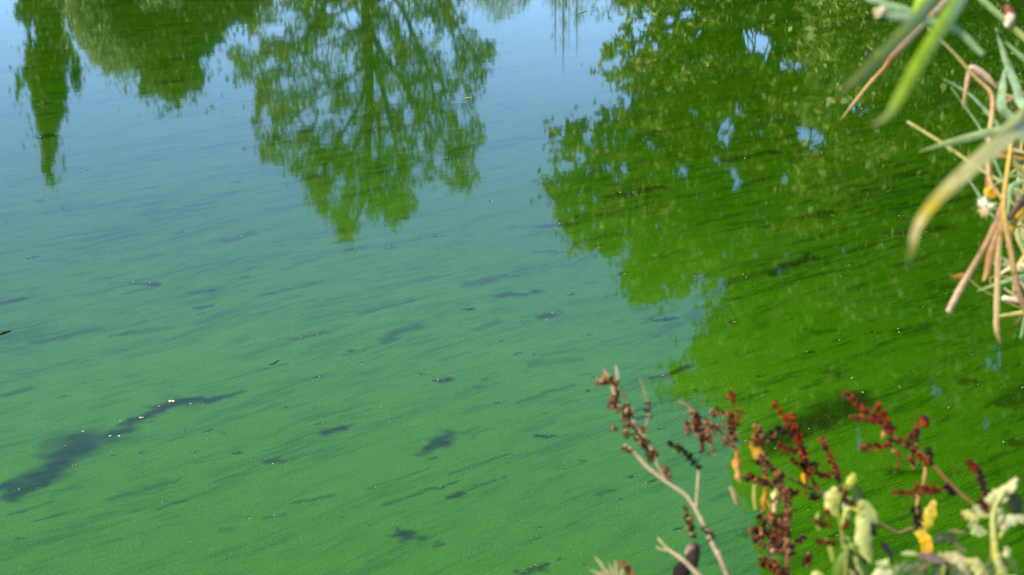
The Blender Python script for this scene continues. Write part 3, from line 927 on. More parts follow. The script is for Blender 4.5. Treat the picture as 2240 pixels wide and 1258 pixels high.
def spike(parent, pts, wpx, col, d, name='seed_spike', dens=1.0, col2=None):
    """a spike of dock seeds: whorls of small winged seeds round a thin axis"""
    mb = MB()
    P = [at(q[0], q[1], q[2] if len(q) > 2 else d) for q in pts]
    L = sum(np.linalg.norm(np.array(P[i + 1]) - P[i]) for i in range(len(P) - 1))
    r = pxw(wpx, d) / 2 * 1.22
    n = max(2, int(L / (r * 1.25)) + 1)
    Q = smooth_path(P, max(n, 3))[:max(n, 3)]
    n = len(Q)
    tube(mb, P, (r * 0.22, r * 0.15), 5, col=np.array(col) * 0.6, n=max(4, n))
    T = norm(np.gradient(Q, axis=0))
    for i in range(n):
        A = norm(np.cross(T[i], np.array([0.3, 0.2, 0.9])))
        B = np.cross(T[i], A)
        taper = (0.75 + 0.25 * math.sin(math.pi * (i + 0.5) / n)) * rng.uniform(0.75, 1.2)
        k = int(9 * dens) + int(rng.integers(0, 3))
        a0 = rng.random() * 6.28
        whorl = 0.55 + 0.8 * rng.random()
        for j in range(k):
            a = a0 + j * 6.283 / k + rng.normal() * 0.3
            rr = r * taper * (0.35 + 0.45 * rng.random())
            c = Q[i] + (A * math.cos(a) + B * math.sin(a)) * rr + T[i] * rng.normal() * r * 0.28
            cc = np.array(col) * whorl * (0.5 + 0.8 * rng.random())
            if rng.random() < 0.16: cc = np.array(SHADE_DARK)
            if col2 is not None and rng.random() < 0.25: cc = np.array(col2) * (0.5 + 0.7 * rng.random())
            lump(mb, c, r * (0.28 + 0.26 * rng.random()), cc, fine=False, squash=(1.1, 0.85, 0.5), rough=0.25)
        if rng.random() < 0.5:                       # frayed husk
            a = norm(rng.normal(size=3) + T[i] * 0.3)
            b = norm(np.cross(a, rng.normal(size=3)))
            c0 = Q[i] + a * r * 0.6
            mb.add([c0 - b * r * 0.14, c0 + b * r * 0.14, c0 + a * r * rng.uniform(.5, 1.1)], [[0, 1, 2]], np.array(TAN) * rng.uniform(.4, 1))
    return mb.build(name, M_seed, parent)

def root_at(px, d, dx=0.0, dy=0.0):
    b = at(px, 1258, d)
    x, y = b[0] + dx, b[1] + dy
    return (x, y, float(ground_z(x, y)) - 0.02)

# --- bleached dead dock stem
d = 1.38
r_ = root_at(1620, d, 0.34, -0.05)
tA = thing('dead_dock', r_, 'bleached branching dead stem with withered brown seed clusters, left of the red spikes', 'dead plant')
PALEST = [(0.30, 0.22, 0.14), (0.40, 0.31, 0.21), (0.47, 0.38, 0.26), (0.40, 0.30, 0.19)]
stem_obj(tA, [(1592, 1262), (1568, 1210), (1540, 1150), (1518, 1108), (1498, 1082), (1460, 1056), (1420, 1025), (1398, 1002), (1388, 990)], (12, 12, 11, 10, 9, 9, 10, 9, 6), PALEST, d, root=r_, knots=0.15)
stem_obj(tA, [(1460, 1054), (1440, 1020), (1425, 985), (1400, 945), (1378, 912), (1352, 884), (1345, 862)], (8, 7, 7, 7, 6, 5), [(0.3, 0.2, 0.13), (0.5, 0.42, 0.3)], d, name='branch', knots=0.2)
stem_obj(tA, [(1523, 1110), (1526, 1070), (1528, 1040), (1530, 1020)], (8, 8, 7), (0.34, 0.30, 0.16), d, name='branch')
stem_obj(tA, [(1432, 1010), (1412, 960), (1418, 900), (1408, 850), (1400, 828)], (5, 4, 3), (0.3, 0.2, 0.12), d, name='branch')
stem_obj(tA, [(1388, 990), (1370, 975), (1362, 978)], (6, 4), (0.45, 0.36, 0.24), d, name='branch')
for pts, w, c in [([(1322, 838), (1338, 832), (1350, 850), (1346, 868)], 18, BROWN), ([(1340, 885), (1345, 872)], 22, BROWN), ([(1384, 930), (1376, 905), (1370, 895)], 20, SHADE_DARK), ([(1398, 958), (1388, 930)], 18, SHADE_DARK),
                  ([(1370, 955), (1368, 932)], 15, BROWN), ([(1345, 938), (1336, 934)], 12, BROWN), ([(1420, 910), (1416, 884)], 15, SHADE_DARK), ([(1416, 968), (1396, 962)], 20, (0.13, 0.06, 0.035)), ([(1380, 986), (1366, 980)], 14, (0.13, 0.06, 0.035)),
                  ([(1424, 1000), (1410, 975)], 16, MAROON), ([(1462, 1044), (1456, 1025)], 15, MAROON), ([(1440, 995), (1428, 985)], 9, SHADE_DARK),
                  ([(1508, 1150), (1500, 1110)], 18, MAROON), ([(1516, 1170), (1508, 1140)], 18, SHADE_DARK), ([(1556, 1175), (1540, 1155)], 18, SHADE_DARK)]:
    spike(tA, pts, w, c, d, name='seed_cluster', dens=0.8, col2=TAN)
leaf_obj(tA, [(1350, 842), (1330, 828), (1310, 840), (1302, 848)], (10, 18, 16, 4), [(0.42, 0.16, 0.06), (0.62, 0.38, 0.2)], d, name='withered_leaf', curl=1.2, wave=0.2)
leaf_obj(tA, [(1345, 870), (1342, 850), (1330, 826), (1318, 806)], (8, 12, 7, 2), [(0.6, 0.45, 0.26), (0.5, 0.36, 0.2)], d, name='withered_leaf', curl=0.8)
leaf_obj(tA, [(1352, 836), (1350, 815), (1346, 798)], (6, 7, 2), (0.5, 0.42, 0.28), d, name='withered_leaf')
spike(tA, [(1530, 1022), (1508, 1000), (1490, 984), (1466, 970)], 18, SHADE_DARK, d, dens=0.9)
leaf_obj(tA, [(1500, 1212), (1512, 1196), (1526, 1200), (1524, 1240), (1505, 1262), (1496, 1300)], (8, 22, 30, 30, 26, 16), [(0.55, 0.36, 0.26), (0.05, 0.03, 0.02), (0.035, 0.02, 0.016), (0.04, 0.03, 0.02)], d, name='withered_leaf', label='curled dead leaf, lit rim and black shaded side painted in', curl=1.4, fold=0.9)  # rim colour paints the lit edge, near-black the shaded side
stem_obj(tA, [(1545, 1275), (1515, 1245), (1490, 1222), (1462, 1202), (1440, 1178)], (13, 12, 11, 7, 4), [(0.4, 0.3, 0.2), (0.55, 0.44, 0.28)], d, name='branch', knots=0.2)
stem_obj(tA, [(1466, 1204), (1446, 1202), (1436, 1196)], (6, 3), (0.5, 0.4, 0.26), d, name='branch')

for k in range(22):
    s = rng.random()
    cx, cy = 1344 + 95 * s + rng.normal() * 11, 872 + 140 * s + rng.normal() * 8
    spike(tA, [(cx, cy), (cx - 4 + rng.normal() * 5, cy - 9)], 8 + 6 * rng.random(), (BROWN, SHADE_DARK, (0.13, 0.06, 0.035), (0.26, 0.15, 0.08))[k % 4], d, name='seed_cluster', dens=0.7, col2=TAN)

# --- rusty dock with orange hanging leaves
d = 1.46
r_ = root_at(1730, d, 0.02, -0.04)
tB = thing('rusty_dock', r_, 'withered dock with maroon seed clusters and orange hanging leaves, right of the bleached stem', 'dock plant')
stem_obj(tB, [(1722, 1262), (1718, 1200), (1722, 1140), (1716, 1080), (1702, 1040), (1678, 1005), (1655, 975), (1640, 968)], (10, 9, 8, 8, 7, 6, 5), [(0.17, 0.075, 0.045), (0.2, 0.08, 0.04), (0.36, 0.22, 0.05)], d, root=r_, knots=0.2)
stem_obj(tB, [(1640, 968), (1620, 968), (1600, 957), (1570, 945), (1545, 932)], (6, 5, 4), (0.12, 0.09, 0.03), d, name='branch')
stem_obj(tB, [(1605, 962), (1604, 930), (1604, 900), (1602, 866)], (6, 5, 4), MAROON, d, name='branch')
stem_obj(tB, [(1536, 940), (1520, 905), (1500, 885), (1484, 878)], (5, 4, 3), (0.35, 0.2, 0.12), d, name='branch')
for pts, w, c in [([(1602, 875), (1600, 858)], 16, RED), ([(1600, 950), (1596, 905)], 18, RED), ([(1610, 930), (1618, 898)], 16, RED), ([(1606, 962), (1604, 925)], 17, MAROON), ([(1602, 972), (1602, 955)], 15, (0.34, 0.16, 0.1)),
                  ([(1526, 935), (1518, 905)], 22, MAROON), ([(1536, 958), (1524, 930)], 24, (0.17, 0.07, 0.045)), ([(1506, 945), (1502, 925)], 17, (0.25, 0.11, 0.07)), ([(1548, 950), (1542, 916)], 13, (0.38, 0.14, 0.05)), ([(1556, 968), (1552, 948)], 14, (0.4, 0.16, 0.06)), ([(1536, 985), (1536, 965)], 14, MAROON), ([(1560, 992), (1559, 984)], 9, ORANGE),
                  ([(1658, 965), (1656, 940)], 24, (0.22, 0.09, 0.03)), ([(1662, 1056), (1640, 1040)], 19, MAROON), ([(1690, 1062), (1665, 1052)], 18, SHADE_DARK), ([(1704, 1045), (1694, 1030)], 18, MAROON), ([(1712, 1075), (1704, 1050)], 18, (0.2, 0.08, 0.05)), ([(1722, 1105), (1716, 1080)], 18, MAROON),
                  ([(1672, 1146), (1662, 1126)], 22, MAROON), ([(1696, 1150), (1688, 1128)], 22, (0.2, 0.05, 0.03)), ([(1714, 1150), (1708, 1128)], 18, SHADE_DARK), ([(1668, 1170), (1652, 1160)], 22, MAROON), ([(1700, 1185), (1684, 1168)], 26, (0.17, 0.055, 0.035)), ([(1668, 1192), (1655, 1180)], 20, (0.22, 0.1, 0.06)), ([(1696, 1206), (1688, 1196)], 18, (0.4, 0.26, 0.16)), ([(1726, 1215), (1716, 1180)], 24, SHADE_DARK),
                  ([(1692, 1245), (1668, 1228)], 20, RED), ([(1716, 1262), (1698, 1246)], 20, MAROON), ([(1722, 1165), (1724, 1130)], 16, MAROON)]:
    spike(tB, pts, w, c, d, name='seed_cluster', dens=0.9, col2=(0.36, 0.16, 0.09))
leaf_obj(tB, [(1612, 982), (1613, 1010), (1618, 1040), (1621, 1058)], (5, 15, 19, 14, 3), [(0.42, 0.17, 0.02), (0.66, 0.34, 0.08), (0.62, 0.36, 0.14), (0.4, 0.18, 0.05)], d, name='orange_leaf', curl=0.5, wave=0.3, fold=0.9)
leaf_obj(tB, [(1636, 968), (1652, 990), (1670, 1012), (1690, 1028)], (4, 14, 21, 16, 4), [(0.6, 0.36, 0.03), (0.72, 0.40, 0.07), (0.78, 0.46, 0.16), (0.45, 0.18, 0.02)], d, name='orange_leaf', curl=-0.4, wave=0.3, fold=0.9)
leaf_obj(tB, [(1672, 1015), (1676, 1050), (1674, 1090), (1674, 1120)], (6, 13, 10, 13, 3), [(0.55, 0.22, 0.02), (0.62, 0.29, 0.02), (0.45, 0.18, 0.02)], d, name='orange_leaf', curl=0.5, wave=0.3, fold=0.9)
leaf_obj(tB, [(1698, 1064), (1697, 1090), (1694, 1128)], (10, 18, 8), [(0.85, 0.55, 0.1), (0.85, 0.7, 0.4), (0.8, 0.6, 0.3)], d, name='orange_leaf', curl=0.3, wave=0.3, fold=0.9)
leaf_obj(tB, [(1650, 1060), (1649, 1090), (1653, 1116)], (6, 8, 4), (0.45, 0.42, 0.12), d, name='withered_leaf')
leaf_obj(tB, [(1596, 1064), (1606, 1080), (1612, 1098), (1618, 1106)], (5, 12, 8, 4), [(0.5, 0.36, 0.2), (0.55, 0.36, 0.2), (0.4, 0.2, 0.1)], d, name='withered_leaf', curl=1.0)

for k in range(20):
    s = rng.random()
    cx = 1722 - 72 * max(0, (s - 0.45) / 0.55) + rng.normal() * 20
    cy = 1250 - 285 * s + rng.normal() * 6
    ax, ay = rng.normal() * 12, 8 + 9 * rng.random()
    spike(tB, [(cx, cy), (cx + ax * .5, cy - ay * .5), (cx + ax, cy - ay)], 12 + 7 * rng.random(), (MAROON, SHADE_DARK, (0.19, 0.06, 0.03), (0.2, 0.1, 0.05))[k % 4], d + rng.normal() * 0.02, name='seed_cluster', dens=0.8, col2=(0.3, 0.14, 0.08))
for k in range(9):
    cx, cy = 1690 + rng.normal() * 28, 1040 + 180 * rng.random()
    leaf_obj(tB, [(cx, cy), (cx + rng.normal() * 6, cy + 12), (cx + rng.normal() * 10, cy + 24 + 8 * rng.random())], (3, 8, 2), ((0.4, 0.2, 0.06), (0.5, 0.3, 0.1), (0.28, 0.12, 0.05))[k % 3], d + rng.normal() * 0.02, name='withered_leaf', curl=1.0, wave=0.3, n=12)
for k in range(12):
    cx, cy = 1545 + 70 * rng.random(), 895 + 85 * rng.random()
    spike(tB, [(cx, cy), (cx - 5, cy - 10)], 8 + 5 * rng.random(), (MAROON, (0.2, 0.09, 0.05), SHADE_DARK)[k % 3], d, name='seed_cluster', dens=0.7, col2=TAN)

# --- the long stem arching left behind the rusty dock
d = 1.55
r_ = root_at(2090, d, 0.04, -0.05)
tL = thing('arching_dock', r_, 'dock on a long thin dark stem arching left, bearing bright red spikes', 'dock plant')
stem_obj(tL, [(2020, 1200), (1960, 1165), (1912, 1137), (1840, 1098), (1790, 1075), (1755, 1060), (1713, 1036), (1690, 1022)], (9, 9, 8, 8, 7, 7, 6), [(0.10, 0.08, 0.03), (0.12, 0.10, 0.03), (0.14, 0.12, 0.03)], d, root=r_)
stem_obj(tL, [(1790, 1075), (1776, 1045), (1762, 1010), (1746, 960), (1735, 915)], (8, 7, 6), MAROON, d, name='branch')
stem_obj(tL, [(1844, 1098), (1838, 1060), (1825, 1020), (1800, 966)], (6, 5, 4), (0.2, 0.06, 0.03), d, name='branch')
BR = (0.30, 0.038, 0.012)
for pts, w, c in [([(1722, 928), (1710, 905), (1696, 884)], 17, BR), ([(1744, 955), (1738, 935), (1732, 912)], 22, BR), ([(1758, 1000), (1752, 975), (1744, 950)], 21, BR), ([(1768, 1030), (1762, 1012), (1756, 990)], 22, (0.26, 0.04, 0.02)),
                  ([(1732, 948), (1716, 944), (1700, 938)], 16, SHADE_DARK), ([(1742, 988), (1722, 982), (1704, 974)], 17, MAROON), ([(1758, 1020), (1745, 1015), (1734, 1008)], 16, MAROON), ([(1812, 1042), (1790, 1034), (1766, 1026)], 19, MAROON), ([(1785, 1018), (1768, 1016)], 14, SHADE_DARK),
                  ([(1832, 1032), (1818, 1000), (1798, 964)], 19, (0.24, 0.045, 0.025)), ([(1836, 1050), (1828, 1034)], 15, SHADE_DARK), ([(1790, 1090), (1775, 1086)], 16, SHADE_DARK), ([(1740, 1078), (1722, 1072)], 17, MAROON)]:
    spike(tL, pts, w, c, d)
leaf_obj(tL, [(1758, 1008), (1762, 1040), (1764, 1070), (1762, 1092)], (8, 14, 12, 3), [(0.65, 0.16, 0.01), (0.78, 0.34, 0.01), (0.8, 0.36, 0.01)], d, name='orange_leaf', curl=0.4, wave=0.3, fold=0.9)

# --- dock with a curved red head at the right
d = 1.34
r_ = root_at(2230, d, 0.03, -0.05)
tF = thing('curved_dock', r_, 'dock whose red forked head curves up left over the dark water', 'dock plant')
stem_obj(tF, [(2170, 1150), (2140, 1112), (2110, 1088), (2076, 1056), (2045, 1022), (2012, 990), (1975, 970), (1945, 945), (1915, 920), (1890, 896)], (10, 9, 9, 8, 7, 7, 7, 6, 5), [(0.18, 0.2, 0.05), (0.16, 0.13, 0.04), (0.28, 0.1, 0.04), (0.2, 0.05, 0.03)], d, root=r_)
stem_obj(tF, [(2022, 1008), (2024, 1035), (2020, 1055), (2012, 1080), (2005, 1110), (2008, 1145)], (6, 5, 5, 4), (0.5, 0.26, 0.12), d, name='branch')
stem_obj(tF, [(2160, 1135), (2152, 1098), (2150, 1070), (2125, 1020)], (7, 6, 5), (0.1, 0.06, 0.03), d, name='branch')
for pts, w, c in [([(1905, 912), (1890, 895), (1870, 878), (1852, 862)], 19, RED), ([(1946, 940), (1935, 915), (1922, 890)], 21, RED), ([(1916, 920), (1895, 917), (1872, 915)], 18, (0.3, 0.06, 0.03)), ([(1946, 940), (1928, 926), (1908, 912)], 20, MAROON), ([(1954, 938), (1940, 930)], 15, SHADE_DARK),
                  ([(1945, 974), (1918, 977), (1884, 980)], 18, RED), ([(1985, 972), (1966, 966), (1948, 964)], 18, SHADE_DARK), ([(2008, 992), (1996, 980), (1982, 970)], 19, MAROON), ([(2028, 1015), (2015, 1002), (2000, 988)], 18, RED), ([(1998, 958), (2006, 942), (2020, 922)], 22, (0.2, 0.04, 0.025)), ([(2020, 926), (2022, 918)], 20, (0.5, 0.08, 0.03)),  # last spike: brighter red painted on as the sunlit tip
                  ([(2036, 1014), (2034, 996), (2030, 982)], 16, SHADE_DARK), ([(2052, 1074), (2020, 1074), (1985, 1078), (1954, 1076)], 17, (0.2, 0.04, 0.025)), ([(2052, 1070), (2030, 1068), (2005, 1064)], 15, RED), ([(2084, 1080), (2070, 1064)], 18, SHADE_DARK), ([(2008, 1150), (2005, 1130), (2002, 1112)], 21, SHADE_DARK),
                  ([(2154, 1072), (2148, 1050), (2138, 1030)], 19, SHADE_DARK), ([(2136, 1028), (2122, 1012)], 19, RED), ([(2160, 1100), (2154, 1084)], 15, MAROON), ([(2154, 1108), (2146, 1096)], 14, SHADE_DARK)]:  # near-black body and red end paint a shaded spike with a lit tip
    spike(tF, pts, w, c, d)
for (px, py, w, L) in [(1932, 952, 12, 18), (1954, 984, 11, 12), (2022, 1042, 10, 22), (2006, 1090, 12, 14), (1998, 1012, 8, 10), (2068, 1070, 8, 12)]:
    leaf_obj(tF, [(px, py - L / 2), (px + 2, py), (px - 1, py + L / 2)], (w * .5, w, w * .4), (0.62, 0.34, 0.12), d, name='dry_bract', curl=0.8)
leaf_obj(tF, [(2044, 1094), (2036, 1120), (2026, 1145), (2012, 1168)], (8, 28, 32, 8), [(0.78, 0.62, 0.12), (0.8, 0.6, 0.08), (0.82, 0.56, 0.1)], d, name='yellow_leaf', curl=0.5, wave=0.12)
leaf_obj(tF, [(2010, 1160), (2022, 1180), (2026, 1195), (2016, 1222)], (22, 26, 26, 10), [(0.85, 0.6, 0.1), (0.8, 0.45, 0.03), (0.35, 0.14, 0.03)], d, name='yellow_leaf', curl=-0.6, wave=0.1)

for k in range(10):
    cx, cy = 1960 + 80 * rng.random(), 965 + 60 * rng.random()
    spike(tF, [(cx, cy), (cx + rng.normal() * 5, cy - 9)], 8 + 4 * rng.random(), (MAROON, RED, SHADE_DARK)[k % 3], d, name='seed_cluster', dens=0.7, col2=TAN)

# --- leafy green dock plants in the corner
d = 1.22
r_ = root_at(1890, d, 0.0, -0.04)
tG = thing('leafy_dock', r_, 'leafy dock with one broad pale leaf hanging beside the yellow leaf', 'dock plant')
stem_obj(tG, [(1850, 1262), (1845, 1200), (1840, 1150), (1832, 1110), (1850, 1060)], (9, 8, 7, 6), OLIVE, d, root=r_)
leaf_obj(tG, [(1876, 1104), (1890, 1110), (1898, 1140), (1892, 1180), (1900, 1210), (1906, 1232)], (14, 36, 44, 42, 26, 4), [(0.46, 0.50, 0.14), (0.53, 0.56, 0.22), (0.50, 0.54, 0.20), (0.46, 0.5, 0.16)], d, label='broad pale green leaf', curl=0.5, wave=0.1, fold=0.5)
leaf_obj(tG, [(1832, 1068), (1824, 1085), (1822, 1105), (1830, 1128)], (16, 36, 32, 8), [(0.55, 0.55, 0.14), (0.62, 0.58, 0.2), (0.5, 0.5, 0.12)], d, curl=0.6, wave=0.1)
leaf_obj(tG, [(1868, 1036), (1862, 1052), (1852, 1072)], (8, 20, 8), [(0.6, 0.58, 0.12), (0.62, 0.56, 0.1)], d, curl=0.4, wave=0.15)
leaf_obj(tG, [(1858, 1088), (1854, 1108), (1858, 1134)], (10, 20, 5), [(0.5, 0.56, 0.34), (0.52, 0.56, 0.34)], d, curl=0.9)
stem_obj(tG, [(1842, 1150), (1850, 1118), (1866, 1112), (1888, 1128)], (6, 7, 6), (0.52, 0.5, 0.1), d, name='petiole')
leaf_obj(tG, [(1868, 1058), (1882, 1085), (1884, 1115), (1876, 1140)], (8, 24, 26, 8), SHADE_GREEN, d + 0.04, curl=1.0)  # leaf lying in shadow, the darkness put into its green
leaf_obj(tG, [(1868, 1190), (1858, 1220), (1844, 1250), (1838, 1290)], (18, 38, 42, 20), [(0.22, 0.32, 0.05), (0.16, 0.26, 0.03), (0.10, 0.18, 0.02)], d, curl=0.7)
leaf_obj(tG, [(1880, 1180), (1886, 1215), (1878, 1262)], (10, 40, 30), (0.04, 0.09, 0.015), d + 0.03, curl=1.1)
leaf_obj(tG, [(1926, 1188), (1938, 1198), (1954, 1218)], (8, 18, 6), (0.03, 0.03, 0.02), d, curl=0.6)
for pts, w, c in [([(1818, 1152), (1800, 1146), (1784, 1140)], 14, MAROON), ([(1842, 1156), (1856, 1144)], 13, RED), ([(1822, 1188), (1805, 1186), (1786, 1182)], 13, MAROON), ([(1812, 1130), (1808, 1118)], 11, RED), ([(1862, 1102), (1846, 1090)], 16, MAROON), ([(1850, 1078), (1838, 1072)], 14, MAROON), ([(1912, 1168), (1910, 1150)], 14, SHADE_DARK)]:
    spike(tG, pts, w, c, d, name='seed_cluster')
leaf_obj(tG, [(1792, 1160), (1786, 1140), (1790, 1120)], (4, 9, 3), (0.5, 0.5, 0.12), d)
leaf_obj(tG, [(1822, 1230), (1816, 1200), (1806, 1176)], (6, 12, 5), (0.35, 0.38, 0.08), d)
leaf_obj(tG, [(1838, 1180), (1850, 1176), (1858, 1182)], (4, 9, 4), (0.52, 0.52, 0.24), d)

d = 1.2
r_ = root_at(2240, d, 0.02, -0.06)
tH = thing('grey_green_dock', r_, 'plant with a cluster of small grey-green curled leaves at the right edge', 'leafy plant')
stem_obj(tH, [(2180, 1275), (2178, 1230), (2176, 1190), (2172, 1150), (2176, 1110), (2200, 1070)], (16, 16, 15, 10, 7), [(0.38, 0.4, 0.08), (0.42, 0.42, 0.09), (0.4, 0.42, 0.16)], d, root=r_)
GG, GG2 = (0.52, 0.55, 0.25), (0.43, 0.48, 0.22)
for pts, ws, c, cu in [([(2166, 1088), (2180, 1080), (2200, 1066), (2222, 1044)], (12, 24, 24, 10), CREAM, 0.7), ([(2200, 1068), (2216, 1064), (2226, 1062)], (8, 18, 6), CREAM, 0.3), ([(2172, 1098), (2190, 1092), (2206, 1088)], (8, 18, 6), GG, 0.5),
                       ([(2104, 1122), (2122, 1126), (2142, 1136)], (8, 22, 10), (0.72, 0.64, 0.22), 0.4), ([(2128, 1110), (2146, 1116), (2160, 1128)], (10, 24, 8), GG, 0.9), ([(2120, 1146), (2140, 1156), (2160, 1164)], (10, 30, 12), GG2, 0.6), ([(2150, 1100), (2164, 1092), (2170, 1084)], (6, 20, 6), GG, 0.5),
                       ([(2186, 1112), (2190, 1132), (2180, 1154), (2168, 1158)], (10, 24, 22, 8), GG, 0.8), ([(2194, 1160), (2206, 1140), (2224, 1132), (2244, 1134), (2262, 1140)], (10, 24, 20, 16, 6), (0.56, 0.58, 0.34), 0.6), ([(2160, 1130), (2172, 1120), (2180, 1108)], (6, 16, 6), GG2, 1.0), ([(2172, 1200), (2186, 1214), (2192, 1232)], (6, 18, 6), GG, 0.6), ([(2200, 1196), (2206, 1212), (2200, 1236)], (8, 20, 6), GG, 0.7), ([(2172, 1196), (2178, 1180), (2196, 1160)], (8, 14, 6), (0.46, 0.5, 0.12), 0.3)]:
    leaf_obj(tH, pts, ws, [c, np.array(c) * 1.08, c], d, curl=cu, wave=0.22, fold=0.8, n=18)
leaf_obj(tH, [(2206, 1080), (2222, 1100), (2232, 1130)], (16, 40, 14), (0.025, 0.04, 0.012), d + 0.04, curl=0.8)
leaf_obj(tH, [(2196, 1254), (2190, 1240), (2200, 1228)], (10, 18, 6), (0.6, 0.3, 0.08), d)
spike(tH, [(2156, 1112), (2148, 1098)], 16, MAROON, d, name='seed_cluster')

d = 1.16
r_ = root_at(2060, d, 0.0, -0.08)
tI = thing('cream_dock', r_, 'low dock with cream and yellow leaf tips at the bottom of the photo', 'leafy plant')
stem_obj(tI, [(2060, 1300), (2062, 1262), (2070, 1240)], (9, 8, 6), OLIVE, d, root=r_)
for pts, ws, c, cu in [([(2066, 1214), (2090, 1222), (2106, 1236), (2118, 1275)], (10, 34, 40, 20), (0.66, 0.58, 0.32), 0.5), ([(2110, 1226), (2134, 1232), (2152, 1250), (2160, 1280)], (8, 26, 30, 14), (0.58, 0.56, 0.24), 0.7), ([(1992, 1275), (1996, 1250), (2008, 1232)], (20, 26, 8), (0.7, 0.62, 0.24), 0.4), ([(1972, 1212), (1990, 1210), (2010, 1212)], (6, 11, 5), (0.5, 0.54, 0.24), 0.3),
                       ([(1916, 1234), (1930, 1232), (1942, 1222)], (8, 20, 6), (0.44, 0.52, 0.22), 0.6), ([(1900, 1275), (1924, 1252), (1950, 1256), (1960, 1285)], (10, 22, 22, 8), (0.6, 0.6, 0.34), 0.5), ([(1960, 1240), (1972, 1246), (1990, 1252)], (6, 16, 6), (0.5, 0.54, 0.3), 0.6), ([(1770, 1275), (1785, 1254), (1800, 1258)], (8, 14, 6), (0.6, 0.56, 0.2), 0.4),
                       ([(2076, 1168), (2094, 1190), (2116, 1204)], (6, 14, 8), (0.16, 0.15, 0.05), 0.8), ([(2074, 1160), (2092, 1162), (2112, 1164)], (4, 9, 4), (0.24, 0.22, 0.08), 0.4), ([(2010, 1222), (2040, 1216), (2068, 1222)], (10, 22, 10), (0.2, 0.15, 0.13), 1.0),
                       ([(2044, 1275), (2062, 1240), (2090, 1232)], (24, 40, 14), (0.05, 0.09, 0.02), 1.0), ([(1950, 1285), (1980, 1240), (2006, 1225)], (24, 34, 10), (0.04, 0.10, 0.015), 1.1), ([(2130, 1290), (2150, 1250), (2176, 1236)], (30, 40, 12), (0.05, 0.10, 0.02), 0.9), ([(2040, 1190), (2062, 1172), (2090, 1170)], (10, 26, 8), (0.03, 0.06, 0.012), 1.0)]:
    leaf_obj(tI, pts, ws, [c, np.array(c) * 1.1, c], d, curl=cu, wave=0.16, fold=0.7, n=18)

for k in range(26):
    cx, cy = 1850 + 390 * rng.random(), 1225 + 50 * rng.random()
    ang = rng.normal() * 0.8
    Ls = 26 + 30 * rng.random()
    c = ((0.05, 0.10, 0.02), (0.08, 0.15, 0.03), (0.22, 0.26, 0.08), (0.42, 0.44, 0.18), (0.16, 0.12, 0.05))[k % 5]
    leaf_obj(tI, [(cx - math.sin(ang) * Ls * .5, cy + 22), (cx, cy), (cx + math.sin(ang) * Ls * .7, cy - math.cos(ang) * Ls * .7)], (7, 14 + 10 * rng.random(), 2), [c, np.array(c) * 1.3], d + rng.normal() * 0.03, curl=rng.normal(), wave=0.2, fold=0.7, n=14)

d = 1.3
r_ = root_at(1340, d, 0.02, -0.03)
tJ = thing('dry_grass_tuft', r_, 'dry tan grass tuft poking up at the bottom edge, left of the bleached stem', 'grass tuft')
for (x0, x1, y1) in [(1340, 1300, 1216), (1345, 1318, 1240), (1338, 1304, 1250), (1348, 1332, 1232), (1352, 1345, 1226), (1356, 1364, 1240), (1330, 1290, 1246), (1350, 1326, 1252)]:
    leaf_obj(tJ, [(x0 + 10, 1420), (x0 + 2, 1300), ((x0 + x1) / 2, (1262 + y1) / 2 + 4), (x1, y1)], (5, 7, 7, 2), [(0.3, 0.24, 0.1), (0.48, 0.40, 0.2), (0.52, 0.42, 0.24)], d, name='blade')
spike(tJ, [(1378, 1258), (1370, 1244), (1362, 1234)], 20, (0.2, 0.08, 0.04), d, name='seed_cluster', col2=TAN)
stem_obj(tJ, [(1385, 1300), (1378, 1260)], (6, 5), BROWN, d, root=r_)

# ------------------------------------------------------------------ reeds at the right
G1, G2, G3 = (0.30, 0.46, 0.22), (0.26, 0.40, 0.04), (0.20, 0.26, 0.05)
def reed_root(px, py, d):
    p = at(px, py, d)
    return (p[0], p[1], float(ground_z(p[0], p[1])) - 0.03)

# tall reed leaning over the frame from the right
d = 1.0
r_ = reed_root(2720, 900, 0.98)
tR1 = thing('tall_reed', r_, 'tall living reed arching in from the top right with broad yellow-green blades', 'reed')
stem_obj(tR1, [(2480, 300), (2360, 40), (2220, -140), (2120, -240), (2030, -330)], (26, 24, 20, 14, 6), [(0.3, 0.3, 0.08), (0.28, 0.36, 0.07)], d, root=r_, name='culm')
leaf_obj(tR1, [(2200, -160, 0.98), (2140, -80, 0.93), (2090, 10, 0.76), (2050, 75, 0.72), (2008, 142, 0.70), (1966, 218, 0.69), (1945, 252, 0.69), (1908, 276, 0.69)], (24, 30, 32, 31, 28, 24, 18, 6), [G2, (0.30, 0.46, 0.03), (0.30, 0.46, 0.03), (0.26, 0.38, 0.04), (0.3, 0.34, 0.12)], d, roll=0.15, n=34)
leaf_obj(tR1, [(2160, -200, 0.98), (2090, -60, 0.9), (2020, 30, 0.75), (1965, 88, 0.71), (1910, 142, 0.69), (1868, 180, 0.68), (1838, 205, 0.68)], (24, 34, 33, 30, 24, 16, 4), [G2, (0.24, 0.36, 0.04), G3, (0.24, 0.27, 0.08)], d, roll=0.3, n=30)
leaf_obj(tR1, [(2120, -240, 1.0), (2060, -90, 0.97), (2020, 0, 0.95), (2004, 40, 0.95), (1992, 70, 0.95)], (20, 34, 36, 24, 6), [G2, (0.34, 0.55, 0.03), (0.30, 0.48, 0.03)], d, roll=-0.2)
leaf_obj(tR1, [(2150, 120, 0.98), (2085, 62, 0.98), (2010, 44, 0.98), (1960, 38, 0.98), (1934, 30, 0.98)], (10, 16, 18, 17, 13), [G1, (0.36, 0.52, 0.32), (0.44, 0.56, 0.4)], d, roll=0.2)
